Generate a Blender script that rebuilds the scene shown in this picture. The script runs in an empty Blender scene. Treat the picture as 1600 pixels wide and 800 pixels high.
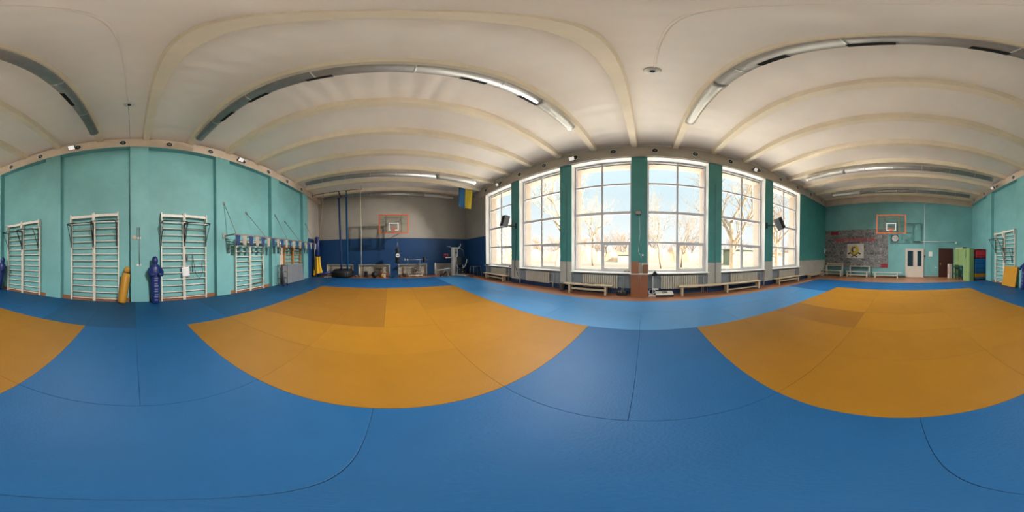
import bpy, bmesh, math, random
from mathutils import Vector, Matrix, Euler
random.seed(7)
PI = math.pi
SC = bpy.context.scene
COL = SC.collection
V = Vector

# ---------------------------------------------------------------- materials
def lin(r, g, b, gain=1.0):
    def f(c):
        c = c / 255.0
        return (c / 12.92 if c <= 0.04045 else ((c + 0.055) / 1.055) ** 2.4) * gain
    return (min(f(r), .93), min(f(g), .93), min(f(b), .93))

MATS = {}
def pm(name, rgb, rough=.6, metal=0.0, var=0.0, vscale=2.0, bump=0.0, bscale=40.0, stretch=(1, 1, 1), rnd=0.0, emit=None, estr=0.0, spec=.5):
    """procedural principled material: base colour, mottling (var), fine bump, per-object tone (rnd)"""
    m = bpy.data.materials.new(name); m.use_nodes = True
    nt = m.node_tree; n = nt.nodes; l = nt.links
    bs = n['Principled BSDF']
    bs.inputs['Base Color'].default_value = (*rgb, 1)
    bs.inputs['Roughness'].default_value = rough
    bs.inputs['Metallic'].default_value = metal
    bs.inputs['Specular IOR Level'].default_value = spec
    tc = n.new('ShaderNodeTexCoord'); mp = n.new('ShaderNodeMapping')
    mp.inputs['Scale'].default_value = stretch
    l.new(tc.outputs['Object'], mp.inputs['Vector'])
    last = None
    if var or rnd:
        mix = n.new('ShaderNodeHueSaturation')
        mix.inputs['Color'].default_value = (*rgb, 1)
        add = n.new('ShaderNodeMath'); add.operation = 'ADD'; add.inputs[0].default_value = 1.0; add.inputs[1].default_value = 0.0
        if var:
            no = n.new('ShaderNodeTexNoise'); no.inputs['Scale'].default_value = vscale; no.inputs['Detail'].default_value = 5
            no.inputs['Roughness'].default_value = .6
            l.new(mp.outputs[0], no.inputs['Vector'])
            mr = n.new('ShaderNodeMapRange'); mr.inputs[1].default_value = .3; mr.inputs[2].default_value = .7
            mr.inputs[3].default_value = 1 - var; mr.inputs[4].default_value = 1 + var
            l.new(no.outputs[0], mr.inputs[0]); l.new(mr.outputs[0], add.inputs[0])
        if rnd:
            oi = n.new('ShaderNodeObjectInfo')
            mr2 = n.new('ShaderNodeMapRange'); mr2.inputs[3].default_value = -rnd; mr2.inputs[4].default_value = rnd
            l.new(oi.outputs['Random'], mr2.inputs[0]); l.new(mr2.outputs[0], add.inputs[1])
        l.new(add.outputs[0], mix.inputs['Value'])
        l.new(mix.outputs[0], bs.inputs['Base Color'])
    if bump:
        nb = n.new('ShaderNodeTexNoise'); nb.inputs['Scale'].default_value = bscale; nb.inputs['Detail'].default_value = 4
        l.new(mp.outputs[0], nb.inputs['Vector'])
        b = n.new('ShaderNodeBump'); b.inputs['Strength'].default_value = bump; b.inputs['Distance'].default_value = .01
        l.new(nb.outputs[0], b.inputs['Height']); l.new(b.outputs[0], bs.inputs['Normal'])
    if emit:
        bs.inputs['Emission Color'].default_value = (*emit, 1); bs.inputs['Emission Strength'].default_value = estr
    MATS[name] = m
    return m

G = 1.0
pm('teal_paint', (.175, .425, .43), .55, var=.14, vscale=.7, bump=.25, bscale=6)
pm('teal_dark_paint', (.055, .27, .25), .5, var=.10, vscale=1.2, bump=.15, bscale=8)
pm('grey_paint', (.47, .43, .37), .7, var=.10, vscale=.8, bump=.2, bscale=8)
pm('blue_paint', (.012, .068, .20), .5, var=.08, vscale=.8, bump=.15, bscale=8)
pm('low_grey_paint', (.48, .46, .41), .65, var=.12, vscale=1.4, bump=.2, bscale=8)
pm('niche_paint', (.24, .27, .30), .65, var=.15, vscale=2)
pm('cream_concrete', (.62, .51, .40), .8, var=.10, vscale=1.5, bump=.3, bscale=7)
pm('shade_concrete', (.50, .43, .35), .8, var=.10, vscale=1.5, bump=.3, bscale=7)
pm('rib_concrete', (.88, .76, .58), .8, var=.07, vscale=1.2, bump=.3, bscale=6)
pm('white_reveal', (.80, .78, .75), .6, var=.04, vscale=2)
pm('white_brick', (.50, .41, .33), .8, var=.08, vscale=3)
pm('window_plastic', (.62, .61, .63), .35, spec=.4)
pm('white_paint', (.74, .71, .64), .45, var=.05, vscale=6)
pm('wood_white', (.78, .74, .66), .45, var=.07, vscale=8)
pm('grime_white', (.62, .60, .54), .5, var=.12, vscale=6)
pm('radiator_paint', (.55, .50, .42), .45, var=.06, vscale=4)
pm('skirt_blue', (.012, .035, .10), .4, var=.1, vscale=3)
pm('brown_board', (.26, .115, .055), .5, var=.15, vscale=3)
pm('orange_wood', (.62, .27, .07), .45, var=.15, vscale=5, stretch=(6, 6, .6))
pm('bench_wood', (.60, .50, .35), .5, var=.12, vscale=4, stretch=(1, 6, 6))
pm('cabinet_wood', (.33, .125, .055), .4, var=.10, vscale=4, stretch=(8, 8, 1))
pm('dark_wood_door', (.065, .025, .018), .4, var=.12, vscale=3, stretch=(8, 8, 1))
pm('yellow_vinyl', (.265, .118, .005), .55, spec=.32, var=.05, vscale=2, rnd=.06, bump=.25, bscale=55)
pm('yellow_vinyl_worn', (.215, .092, .006), .55, spec=.32, var=.05, vscale=2, rnd=.05, bump=.25, bscale=55)
pm('blue_vinyl', (.004, .078, .215), .55, spec=.32, var=.05, vscale=2, rnd=.06, bump=.25, bscale=55)
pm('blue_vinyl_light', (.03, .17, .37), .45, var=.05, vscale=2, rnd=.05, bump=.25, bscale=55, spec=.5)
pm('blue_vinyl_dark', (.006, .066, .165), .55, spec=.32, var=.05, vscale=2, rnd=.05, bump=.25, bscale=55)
pm('leather_blue', (.012, .030, .15), .35, var=.15, vscale=8, bump=.4, bscale=20)
pm('leather_yellow', (.52, .25, .02), .5, var=.06, vscale=8, bump=.2, bscale=30)
pm('yellow_cloth', (.82, .46, .02), .7, var=.08, vscale=6, bump=.3, bscale=25)
pm('blue_cloth', (.014, .045, .15), .7, var=.10, vscale=6)
pm('flag_blue', (.012, .10, .25), .7, var=.08, vscale=4)
pm('flag_yellow', (.62, .46, .03), .7, var=.08, vscale=4)
pm('white_cloth', (.36, .33, .29), .8, var=.10, vscale=8)
pm('black_rubber', (.010, .009, .009), .6, var=.15, vscale=6, bump=.3, bscale=20)
pm('black_vinyl', (.022, .02, .022), .4, var=.1, vscale=6)
pm('black_metal', (.025, .03, .033), .4, metal=.3)
pm('steel', (.55, .55, .54), .3, metal=1.0)
pm('dull_steel', (.30, .29, .27), .45, metal=.7, var=.2, vscale=8)
pm('galvanised', (.34, .33, .31), .45, metal=.55, var=.10, vscale=5, bump=.25, bscale=9)
pm('foil', (.55, .53, .48), .34, metal=.6, bump=.9, bscale=14)
pm('band', (.66, .66, .62), .3, metal=.9)
pm('machine_grey', (.80, .78, .74), .4, var=.05, vscale=5)
pm('orange_paint', (.72, .15, .05), .5, var=.08, vscale=5)
pm('board_back', (.30, .27, .23), .6, var=.15, vscale=4)
pm('faded_print', (.16, .18, .32), .6)
pm('red', (.60, .02, .02), .5)
pm('red_dark', (.28, .02, .03), .5, var=.2, vscale=6)
pm('red_leather', (.32, .012, .022), .35)
pm('green_cabinet', (.24, .37, .15), .5, var=.07, vscale=3)
pm('green_cabinet_side', (.19, .30, .11), .5, var=.05, vscale=3)
pm('dark_green_metal', (.02, .08, .06), .4)
pm('dark_void', (.012, .011, .010), .9)
pm('paper', (.80, .80, .80), .7)
pm('paper_pink', (.72, .62, .70), .7, var=.1, vscale=10)
pm('mat_grey', (.19, .20, .22), .6, var=.08, vscale=4)
pm('brown_metal', (.10, .06, .04), .5)
pm('rope_fibre', (.62, .55, .42), .9, bump=.4, bscale=60)
pm('rope_worn', (.50, .36, .26), .9, bump=.4, bscale=60)
pm('door_white', (.66, .60, .53), .45, var=.04, vscale=4)
pm('cream_door', (.60, .52, .42), .5, var=.05, vscale=3)
pm('dark_glass', (.02, .05, .07), .08, spec=.8)
pm('emblem_yellow', (.62, .48, .03), .5)
pm('emblem_blue', (.02, .05, .22), .5)
pm('brass', (.55, .36, .10), .35, metal=.8)
pm('lamp_glass', (.9, .9, .88), .3, emit=(1, .95, .88), estr=.35)
pm('bark', (.18, .13, .08), .9, var=.2, vscale=6, bump=.5, bscale=8)
pm('bark_far', (.17, .125, .08), .9, var=.15, vscale=4)
pm('pale_bounce', (.80, .74, .66), .9, var=.06, vscale=.6)  # high albedo for the added bounce slab outside the windows
pm('dry_grass', (.066, .046, .029), .95, var=.15, vscale=.25)
pm('kiosk_green', (.12, .14, .085), .7, var=.1, vscale=1)
pm('far_wall', (.2, .2, .15), .8, var=.1, vscale=1)
pm('bush_twigs', (.15, .092, .046), .9, var=.2, vscale=1)

def ceiling_material():
    m = pm('ceiling_paint', (.92, .84, .75), .85, var=.05, vscale=.5, bump=.12, bscale=3)
    nt = m.node_tree; n = nt.nodes; l = nt.links
    hs = [x for x in n if x.type == 'HUE_SAT'][0]
    tc = [x for x in n if x.type == 'TEX_COORD'][0]
    w = n.new('ShaderNodeTexWave'); w.bands_direction = 'Y'; w.inputs['Scale'].default_value = .75; w.inputs['Distortion'].default_value = 1.2
    w.inputs['Detail'].default_value = 1; w.inputs['Detail Scale'].default_value = .6
    l.new(tc.outputs['Object'], w.inputs['Vector'])
    mr = n.new('ShaderNodeMapRange'); mr.inputs[3].default_value = .95; mr.inputs[4].default_value = 1.04
    l.new(w.outputs['Fac'], mr.inputs[0]); l.new(mr.outputs[0], hs.inputs['Saturation'])
    b = [x for x in n if x.type == 'BUMP'][0]
    b2 = n.new('ShaderNodeBump'); b2.inputs['Strength'].default_value = .22; b2.inputs['Distance'].default_value = .03
    l.new(w.outputs['Fac'], b2.inputs['Height']); l.new(b.outputs[0], b2.inputs['Normal'])
    l.new(b2.outputs[0], n['Principled BSDF'].inputs['Normal'])
ceiling_material()

def floor_material():
    m = pm('red_boards', (.33, .145, .075), .38, var=.15, vscale=1.5, stretch=(.5, 4, 1))
    nt = m.node_tree; n = nt.nodes; l = nt.links
    tc = [x for x in n if x.type == 'TEX_COORD'][0]
    w = n.new('ShaderNodeTexWave'); w.bands_direction = 'Y'; w.wave_profile = 'SAW'; w.inputs['Scale'].default_value = 1.6
    l.new(tc.outputs['Object'], w.inputs['Vector'])
    cr = n.new('ShaderNodeMapRange'); cr.inputs[1].default_value = 0; cr.inputs[2].default_value = .05
    l.new(w.outputs['Fac'], cr.inputs[0])
    b = n.new('ShaderNodeBump'); b.inputs['Strength'].default_value = .5; b.inputs['Distance'].default_value = .004
    l.new(cr.outputs[0], b.inputs['Height']); l.new(b.outputs[0], n['Principled BSDF'].inputs['Normal'])
floor_material()

def glass_material(name, tint, gloss=.07):
    m = bpy.data.materials.new(name); m.use_nodes = True
    nt = m.node_tree; n = nt.nodes; l = nt.links
    n.remove(n['Principled BSDF'])
    t = n.new('ShaderNodeBsdfTransparent'); t.inputs[0].default_value = (*tint, 1)
    g = n.new('ShaderNodeBsdfGlossy'); g.inputs['Roughness'].default_value = .03
    lw = n.new('ShaderNodeLayerWeight'); lw.inputs[0].default_value = .5
    pw = n.new('ShaderNodeMath'); pw.operation = 'POWER'; pw.inputs[1].default_value = 5
    ma = n.new('ShaderNodeMath'); ma.operation = 'MULTIPLY_ADD'; ma.inputs[1].default_value = .7; ma.inputs[2].default_value = gloss * .5
    l.new(lw.outputs['Facing'], pw.inputs[0]); l.new(pw.outputs[0], ma.inputs[0])
    mx = n.new('ShaderNodeMixShader')
    l.new(ma.outputs[0], mx.inputs[0]); l.new(t.outputs[0], mx.inputs[1]); l.new(g.outputs[0], mx.inputs[2])
    l.new(mx.outputs[0], n['Material Output'].inputs['Surface'])
    MATS[name] = m
glass_material('window_glass', (.97, .98, .97))
glass_material('board_acrylic', (.90, .91, .88))

def poster_material():
    """a wall print made of rows of small grey photographs with pale edges"""
    m = bpy.data.materials.new('photo_print'); m.use_nodes = True
    nt = m.node_tree; n = nt.nodes; l = nt.links
    bs = n['Principled BSDF']; bs.inputs['Roughness'].default_value = .45
    tc = n.new('ShaderNodeTexCoord'); sp = n.new('ShaderNodeSeparateXYZ'); cb = n.new('ShaderNodeCombineXYZ')
    l.new(tc.outputs['Object'], sp.inputs[0]); l.new(sp.outputs['Y'], cb.inputs['X']); l.new(sp.outputs['Z'], cb.inputs['Y'])
    br = n.new('ShaderNodeTexBrick'); br.inputs['Scale'].default_value = 1.0
    br.inputs['Brick Width'].default_value = .34; br.inputs['Row Height'].default_value = .235; br.inputs['Mortar Size'].default_value = .006; br.offset = .37
    br.inputs['Color1'].default_value = (.035, .035, .04, 1); br.inputs['Color2'].default_value = (.27, .26, .25, 1); br.inputs['Mortar'].default_value = (.26, .27, .27, 1)
    l.new(cb.outputs[0], br.inputs['Vector'])
    v = n.new('ShaderNodeTexVoronoi'); v.inputs['Scale'].default_value = 15; v.inputs['Randomness'].default_value = 1
    l.new(cb.outputs[0], v.inputs['Vector'])
    no = n.new('ShaderNodeTexNoise'); no.inputs['Scale'].default_value = 9; no.inputs['Detail'].default_value = 4; no.inputs['Roughness'].default_value = .7
    l.new(cb.outputs[0], no.inputs['Vector'])
    hs = n.new('ShaderNodeHueSaturation'); hs.inputs['Saturation'].default_value = .35; hs.inputs['Value'].default_value = .75
    l.new(v.outputs['Color'], hs.inputs['Color'])
    mr = n.new('ShaderNodeMapRange'); mr.inputs[1].default_value = .38; mr.inputs[2].default_value = .66; mr.inputs[3].default_value = .0; mr.inputs[4].default_value = 1.0
    l.new(no.outputs[0], mr.inputs[0])
    mul = n.new('ShaderNodeMix'); mul.data_type = 'RGBA'; mul.blend_type = 'MULTIPLY'; mul.inputs[0].default_value = .9
    l.new(hs.outputs[0], mul.inputs[6]); l.new(mr.outputs[0], mul.inputs[7])
    mx = n.new('ShaderNodeMix'); mx.data_type = 'RGBA'; mx.blend_type = 'MIX'; mx.inputs[0].default_value = .45
    l.new(br.outputs['Color'], mx.inputs[6]); l.new(mul.outputs[2], mx.inputs[7])
    l.new(mx.outputs[2], bs.inputs['Base Color'])
    MATS['photo_print'] = m
poster_material()

# ---------------------------------------------------------------- geometry helper
class MB:
    def __init__(s):
        s.bm = bmesh.new(); s.mats = []; s.cur = 0; s.nb = 0
    def m(s, name):
        if name not in s.mats: s.mats.append(name)
        s.cur = s.mats.index(name); return s
    def _tag(s, faces, smooth=False):
        for f in faces: f.material_index = s.cur; f.smooth = smooth
    def box(s, a, b, rot=None, piv=None, bev=0.0):
        a = V(a); b = V(b); c = (a + b) / 2; d = b - a
        e = ((s.nb * 5) % 9) * .00016; s.nb += 1      # keeps overlapping members from lying in exactly one plane
        d = V((abs(d.x) + e, abs(d.y) + e, abs(d.z) + e))
        M = Matrix.Translation(c) @ Matrix.Diagonal((abs(d.x), abs(d.y), abs(d.z), 1))
        if rot:
            p = V(piv) if piv is not None else c
            M = Matrix.Translation(p) @ Euler(rot).to_matrix().to_4x4() @ Matrix.Translation(-p) @ M
        r = bmesh.ops.create_cube(s.bm, size=1, matrix=M)
        fs = set(f for v in r['verts'] for f in v.link_faces)
        s._tag(fs)
        if bev:
            es = set(e for f in fs for e in f.edges)
            rr = bmesh.ops.bevel(s.bm, geom=list(es), offset=bev, segments=2, affect='EDGES', profile=.5)
            s._tag(rr['faces'])
        return s
    def cyl(s, p0, p1, r, r2=None, seg=12, caps=True, smooth=True):
        p0 = V(p0); p1 = V(p1); d = p1 - p0; L = d.length
        if L < 1e-6: return s
        q = d.to_track_quat('Z', 'Y').to_matrix().to_4x4()
        M = Matrix.Translation((p0 + p1) / 2) @ q
        rr = bmesh.ops.create_cone(s.bm, cap_ends=caps, segments=seg, radius1=r, radius2=r if r2 is None else r2, depth=L, matrix=M)
        fs = set(f for v in rr['verts'] for f in v.link_faces)
        for f in fs: f.material_index = s.cur; f.smooth = smooth and len(f.verts) == 4
        return s
    def tube(s, pts, r, seg=8, closed=False, radii=None):
        pts = [V(p) for p in pts]; n = len(pts); rings = []; up = None
        for i, p in enumerate(pts):
            if closed: t = (pts[(i + 1) % n] - pts[i - 1])
            else: t = pts[min(i + 1, n - 1)] - pts[max(i - 1, 0)]
            t.normalize()
            if up is None: up = t.orthogonal().normalized()
            up = (up - t * up.dot(t)); up = up.normalized() if up.length > 1e-6 else t.orthogonal().normalized()
            sd = t.cross(up); rad = radii[i] if radii else r
            rings.append([s.bm.verts.new(p + (up * math.cos(a) + sd * math.sin(a)) * rad) for a in [2 * PI * k / seg for k in range(seg)]])
        fs = []
        for i in range(n if closed else n - 1):
            A = rings[i]; B = rings[(i + 1) % n]
            for k in range(seg):
                fs.append(s.bm.faces.new((A[k], A[(k + 1) % seg], B[(k + 1) % seg], B[k])))
        s._tag(fs, True)
        if not closed:
            s._tag([s.bm.faces.new(rings[0][::-1]), s.bm.faces.new(rings[-1])])
        return s
    def lathe(s, prof, loc=(0, 0, 0), seg=20, rot=None, scale=(1, 1, 1), smooth=True):
        """profile of (radius, height) round the z axis"""
        M = Matrix.Translation(V(loc)) @ (Euler(rot).to_matrix().to_4x4() if rot else Matrix.Identity(4)) @ Matrix.Diagonal((*scale, 1))
        rings = []
        for (r, z) in prof:
            rings.append([s.bm.verts.new(M @ V((max(r, 1e-4) * math.cos(2 * PI * k / seg), max(r, 1e-4) * math.sin(2 * PI * k / seg), z))) for k in range(seg)])
        fs = []
        for i in range(len(prof) - 1):
            for k in range(seg):
                fs.append(s.bm.faces.new((rings[i][k], rings[i][(k + 1) % seg], rings[i + 1][(k + 1) % seg], rings[i + 1][k])))
        s._tag(fs, smooth)
        s._tag([s.bm.faces.new(rings[0][::-1]), s.bm.faces.new(rings[-1])])
        return s
    def sphere(s, c, r, scale=(1, 1, 1), seg=16):
        M = Matrix.Translation(V(c)) @ Matrix.Diagonal((*scale, 1))
        rr = bmesh.ops.create_uvsphere(s.bm, u_segments=seg, v_segments=max(6, seg // 2), radius=r, matrix=M)
        s._tag(set(f for v in rr['verts'] for f in v.link_faces), True)
        return s
    def prism(s, poly, axis, a, b):
        """polygon of 2-d points swept along an axis from a to b"""
        def P(u, w, t):
            return {'x': V((t, u, w)), 'y': V((u, t, w)), 'z': V((u, w, t))}[axis]
        A = [s.bm.verts.new(P(u, w, a)) for u, w in poly]; B = [s.bm.verts.new(P(u, w, b)) for u, w in poly]
        fs = [s.bm.faces.new(A[::-1]), s.bm.faces.new(B)]
        n = len(poly)
        for i in range(n): fs.append(s.bm.faces.new((A[i], A[(i + 1) % n], B[(i + 1) % n], B[i])))
        s._tag(fs); return s
    def sheet(s, fn, nu, nv, thick=0.006, smooth=True):
        """a cloth given by fn(u,v) -> point, with thickness along its normal"""
        P = [[V(fn(i / nu, j / nv)) for j in range(nv + 1)] for i in range(nu + 1)]
        def nrm(i, j):
            a = P[min(i + 1, nu)][j] - P[max(i - 1, 0)][j]; b = P[i][min(j + 1, nv)] - P[i][max(j - 1, 0)]
            c = a.cross(b); return c.normalized() if c.length > 1e-9 else V((0, 0, 1))
        F = [[s.bm.verts.new(P[i][j] + nrm(i, j) * thick / 2) for j in range(nv + 1)] for i in range(nu + 1)]
        K = [[s.bm.verts.new(P[i][j] - nrm(i, j) * thick / 2) for j in range(nv + 1)] for i in range(nu + 1)]
        fs = []
        for i in range(nu):
            for j in range(nv):
                fs.append(s.bm.faces.new((F[i][j], F[i + 1][j], F[i + 1][j + 1], F[i][j + 1])))
                fs.append(s.bm.faces.new((K[i][j], K[i][j + 1], K[i + 1][j + 1], K[i + 1][j])))
        for i in range(nu):
            fs.append(s.bm.faces.new((F[i][0], K[i][0], K[i + 1][0], F[i + 1][0])))
            fs.append(s.bm.faces.new((F[i][nv], F[i + 1][nv], K[i + 1][nv], K[i][nv])))
        for j in range(nv):
            fs.append(s.bm.faces.new((F[0][j], F[0][j + 1], K[0][j + 1], K[0][j])))
            fs.append(s.bm.faces.new((F[nu][j], K[nu][j], K[nu][j + 1], F[nu][j + 1])))
        s._tag(fs, smooth); return s
    def build(s, name, mat=None, parent=None, loc=(0, 0, 0), rot=(0, 0, 0)):
        if not s.mats: s.mats = [mat]
        bmesh.ops.recalc_face_normals(s.bm, faces=s.bm.faces[:])
        me = bpy.data.meshes.new(name); s.bm.to_mesh(me); s.bm.free()
        for x in s.mats: me.materials.append(MATS[x])
        o = bpy.data.objects.new(name, me); COL.objects.link(o)
        if parent: o.parent = parent
        o.location = loc; o.rotation_euler = rot
        return o

def tag(o, label=None, cat=None, group=None, kind=None):
    if label: o['label'] = label
    if cat: o['category'] = cat
    if group: o['group'] = group
    if kind: o['kind'] = kind
    return o
def thing(name, label, cat, loc=(0, 0, 0), rz=0.0, group=None, rot=None):
    o = bpy.data.objects.new(name, None); COL.objects.link(o); o.empty_display_size = .1
    o.location = loc; o.rotation_euler = rot if rot else (0, 0, rz)
    return tag(o, label, cat, group)
def struct(name, mb, mat=None, label=None, parent=None, **k):
    o = mb.build(name, mat, parent, **k)
    if not parent: o['kind'] = 'structure'
    if label: o['label'] = label
    return o
def kids(o): return [c for c in bpy.data.objects if c.parent == o]
def dup(root, loc=None, rot=None, label=None, group=None):
    def rec(o, parent):
        c = o.copy(); COL.objects.link(c)
        if parent: c.parent = parent
        for ch in kids(o): rec(ch, c)
        return c
    r = rec(root, None)
    if loc is not None: r.location = loc
    if rot is not None: r.rotation_euler = rot
    if label: r['label'] = label
    if group: r['group'] = group
    return r
def B(a, b, **k): return MB().box(a, b, **k)

def text_mesh(txt, size, depth, width=None):
    """lettering as solid mesh, centred, lying in the x-y plane"""
    cu = bpy.data.curves.new('lettering', 'FONT'); cu.body = txt; cu.size = size; cu.extrude = depth; cu.align_x = 'CENTER'; cu.align_y = 'CENTER'; cu.resolution_u = 2; cu.offset = size * .03
    o = bpy.data.objects.new('lettering', cu); COL.objects.link(o)
    dg = bpy.context.evaluated_depsgraph_get(); me = bpy.data.meshes.new_from_object(o.evaluated_get(dg))
    bpy.data.objects.remove(o)
    if width:
        xs = [v.co.x for v in me.vertices]
        if xs:
            k = width / (max(xs) - min(xs))
            for v in me.vertices: v.co.x *= k
    return me

# ---------------------------------------------------------------- room dimensions (metres)
YW, YT = 5.93, -5.19          # window wall face, pilaster face
YR = -5.40                     # recessed wall plane between pilasters
XL, XR = -11.65, 11.72
ZB = 5.66                      # underside of edge beams
OPEN = [(-8.85, -6.38), (-5.81, -3.43), (-2.89, -.53), (.05, 2.39), (2.98, 5.33), (5.86, 8.22)]
PIL = [(.09 - 3 * k - .60, .09 - 3 * k) for k in range(-3, 4)]
ZS, ZT = .80, 5.50             # window opening

# ---------------------------------------------------------------- floor, walls
struct('floor', B((XL - .3, -5.7, -.15), (XR + .3, 6.1, 0)), 'red_boards')

# window wall
w = MB()
edges = [XL] + [x for o in OPEN for x in o] + [XR]
for i in range(0, len(edges), 2):
    x0, x1 = edges[i], edges[i + 1]
    first, last = i == 0, i == len(edges) - 2
    if first:
        w.m('blue_paint').box((x0, YW, 0), (x1, YW + .02, 2.70)); w.m('grey_paint').box((x0, YW, 2.70), (x1, YW + .02, 6.3))
    else:
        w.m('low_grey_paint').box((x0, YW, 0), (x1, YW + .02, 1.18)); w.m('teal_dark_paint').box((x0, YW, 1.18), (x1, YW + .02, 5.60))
    w.m('white_reveal').box((x0, YW + .02, 0), (x1, 6.33, 6.3))
    w.m('white_brick').box((x0 - (0 if first else .07), 6.34, -.6), (x1 + (0 if last else .07), 6.80, 6.3))
for (x0, x1) in OPEN:
    w.m('niche_paint').box((x0, YW + .10, 0), (x1, 6.33, ZS - .03)); w.m('white_brick').box((x0, 6.33, -.6), (x1, 6.68, ZS - .03))
    w.m('white_reveal').box((x0, YW, ZT), (x1, 6.33, 6.3)); w.m('white_brick').box((x0, 6.34, ZT - .12), (x1, 6.80, 6.3))
struct('wall_north', w)
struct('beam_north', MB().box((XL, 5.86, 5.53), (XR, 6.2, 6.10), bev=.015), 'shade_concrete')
sk = MB()
for i in range(0, len(edges), 2): sk.box((edges[i], YW - .015, 0), (edges[i + 1], YW, .21))
for (x0, x1) in OPEN: sk.box((x0, YW + .085, 0), (x1, YW + .10, .21))
struct('baseboard_north', sk, 'skirt_blue')

# teal wall with pilasters
w = MB().m('teal_paint')
w.box((-9.51, YR - .25, 0), (XR, YR, 6.3))
for a, b in PIL: w.box((a, YR - .02, 0), (b, YT, ZB))
w.m('blue_paint').box((XL, YR - .25, 0), (-9.51, YR, 2.72)); w.m('grey_paint').box((XL, YR - .25, 2.72), (-9.51, YR, 6.3))
struct('wall_south', w)
bs = MB().m('cream_concrete').box((XL, YR - .1, ZB + .012), (XR, YT + .02, 6.10), bev=.01)
bs.m('teal_paint').box((-9.5, YR, ZB), (XR, YT + .015, ZB + .011))
struct('beam_south', bs)
sk = MB(); xs = [-9.51] + [x for p in sorted(PIL) for x in p][1:] + [XR]
ps = sorted(PIL)
for i in range(len(ps) - 1): sk.box((ps[i][1], YR, 0), (ps[i + 1][0], YR + .03, .12))
sk.box((ps[-1][1], YR, 0), (XR, YR + .03, .12))
struct('baseboard_south', sk, 'brown_board')

# grey and blue end wall with radiator niches
NICHE = [(-4.73, -2.64), (-2.26, .01), (.61, 2.71), (3.30, 4.68)]
w = MB()
w.m('grey_paint').box((XL - .3, YR - .25, 2.70), (XL, 6.5, 6.6))
w.m('blue_paint').box((XL - .3, YR - .25, .83), (XL, 6.5, 2.70))
e = [YR - .25] + [y for p in NICHE for y in p] + [6.5]
for i in range(0, len(e), 2): w.box((XL - .3, e[i], 0), (XL, e[i + 1], .83))
w.m('grime_white')
for a, b in NICHE: w.box((XL - .3, a, 0), (XL - .16, b, .83))
struct('wall_west', w)
tr = MB()
for a, b in NICHE:
    tr.box((XL - .16, a, .79), (XL + .02, b, .83)); tr.box((XL - .16, a, .05), (XL + .02, a + .05, .83)); tr.box((XL - .16, b - .05, .05), (XL + .02, b, .83))
struct('trim_1', tr, 'grime_white', 'white frames round the radiator niches')
struct('trim_2', B((XL, YR, 2.695), (XL + .006, YW, 2.71)), 'brown_board')

# teal end wall
w = MB().m('teal_paint').box((XR, YR - .25, 0), (XR + .3, 6.5, 6.6))
struct('wall_east', w)
struct('beam_east', MB().box((XR - .14, YR, 5.55), (XR, YW, 6.14), bev=.01), 'cream_concrete')
struct('baseboard_east', MB().box((XR - .02, -2.68, 0), (XR, -1.6, .07)).box((XR - .02, -.28, 0), (XR, YW, .07)), 'brown_board')

# ceiling: slightly cambered slab and cross ribs
def zc(y): return 6.20 + .08 * (1 - ((y - .35) / 5.7) ** 2)
poly = [(YR - .1, 6.65)] + [(YR - .1 + (11.6) * k / 16, zc(YR - .1 + 11.6 * k / 16)) for k in range(17)] + [(6.2, 6.65)]
c = MB()
top = [(YR - .1 + 11.6 * k / 16) for k in range(17)]
for k in range(16):
    y0, y1 = top[k], top[k + 1]
    c.prism([(y0, zc(y0)), (y1, zc(y1)), (y1, 6.7), (y0, 6.7)], 'x', XL - .3, XR + .3)
ce = struct('ceiling', c, 'ceiling_paint')
RIBX = [-.436 + 1.5 * k for k in range(-7, 9)]
ys = [YT - .02 + (5.93 - YT + .04) * k / 14 for k in range(15)]
for i, x in enumerate(RIBX):
    if x + .13 > XR - .14: x = XR - .28
    r = MB()
    def ring(y):
        zb = 6.005 + .045 * (1 - ((y - .35) / 5.7) ** 2)
        return [V((x - .10, y, zb)), V((x + .10, y, zb)), V((x + .13, y, zc(y) + .01)), V((x - .13, y, zc(y) + .01))]
    R = [[r.bm.verts.new(p) for p in ring(y)] for y in ys]
    fs = [r.bm.faces.new(R[0]), r.bm.faces.new(R[-1][::-1])]
    for a, b in zip(R[:-1], R[1:]):
        for q in range(4): fs.append(r.bm.faces.new((a[q], b[q], b[(q + 1) % 4], a[(q + 1) % 4])))
    r._tag(fs)
    struct('ceiling_beam', r, 'rib_concrete')

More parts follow.
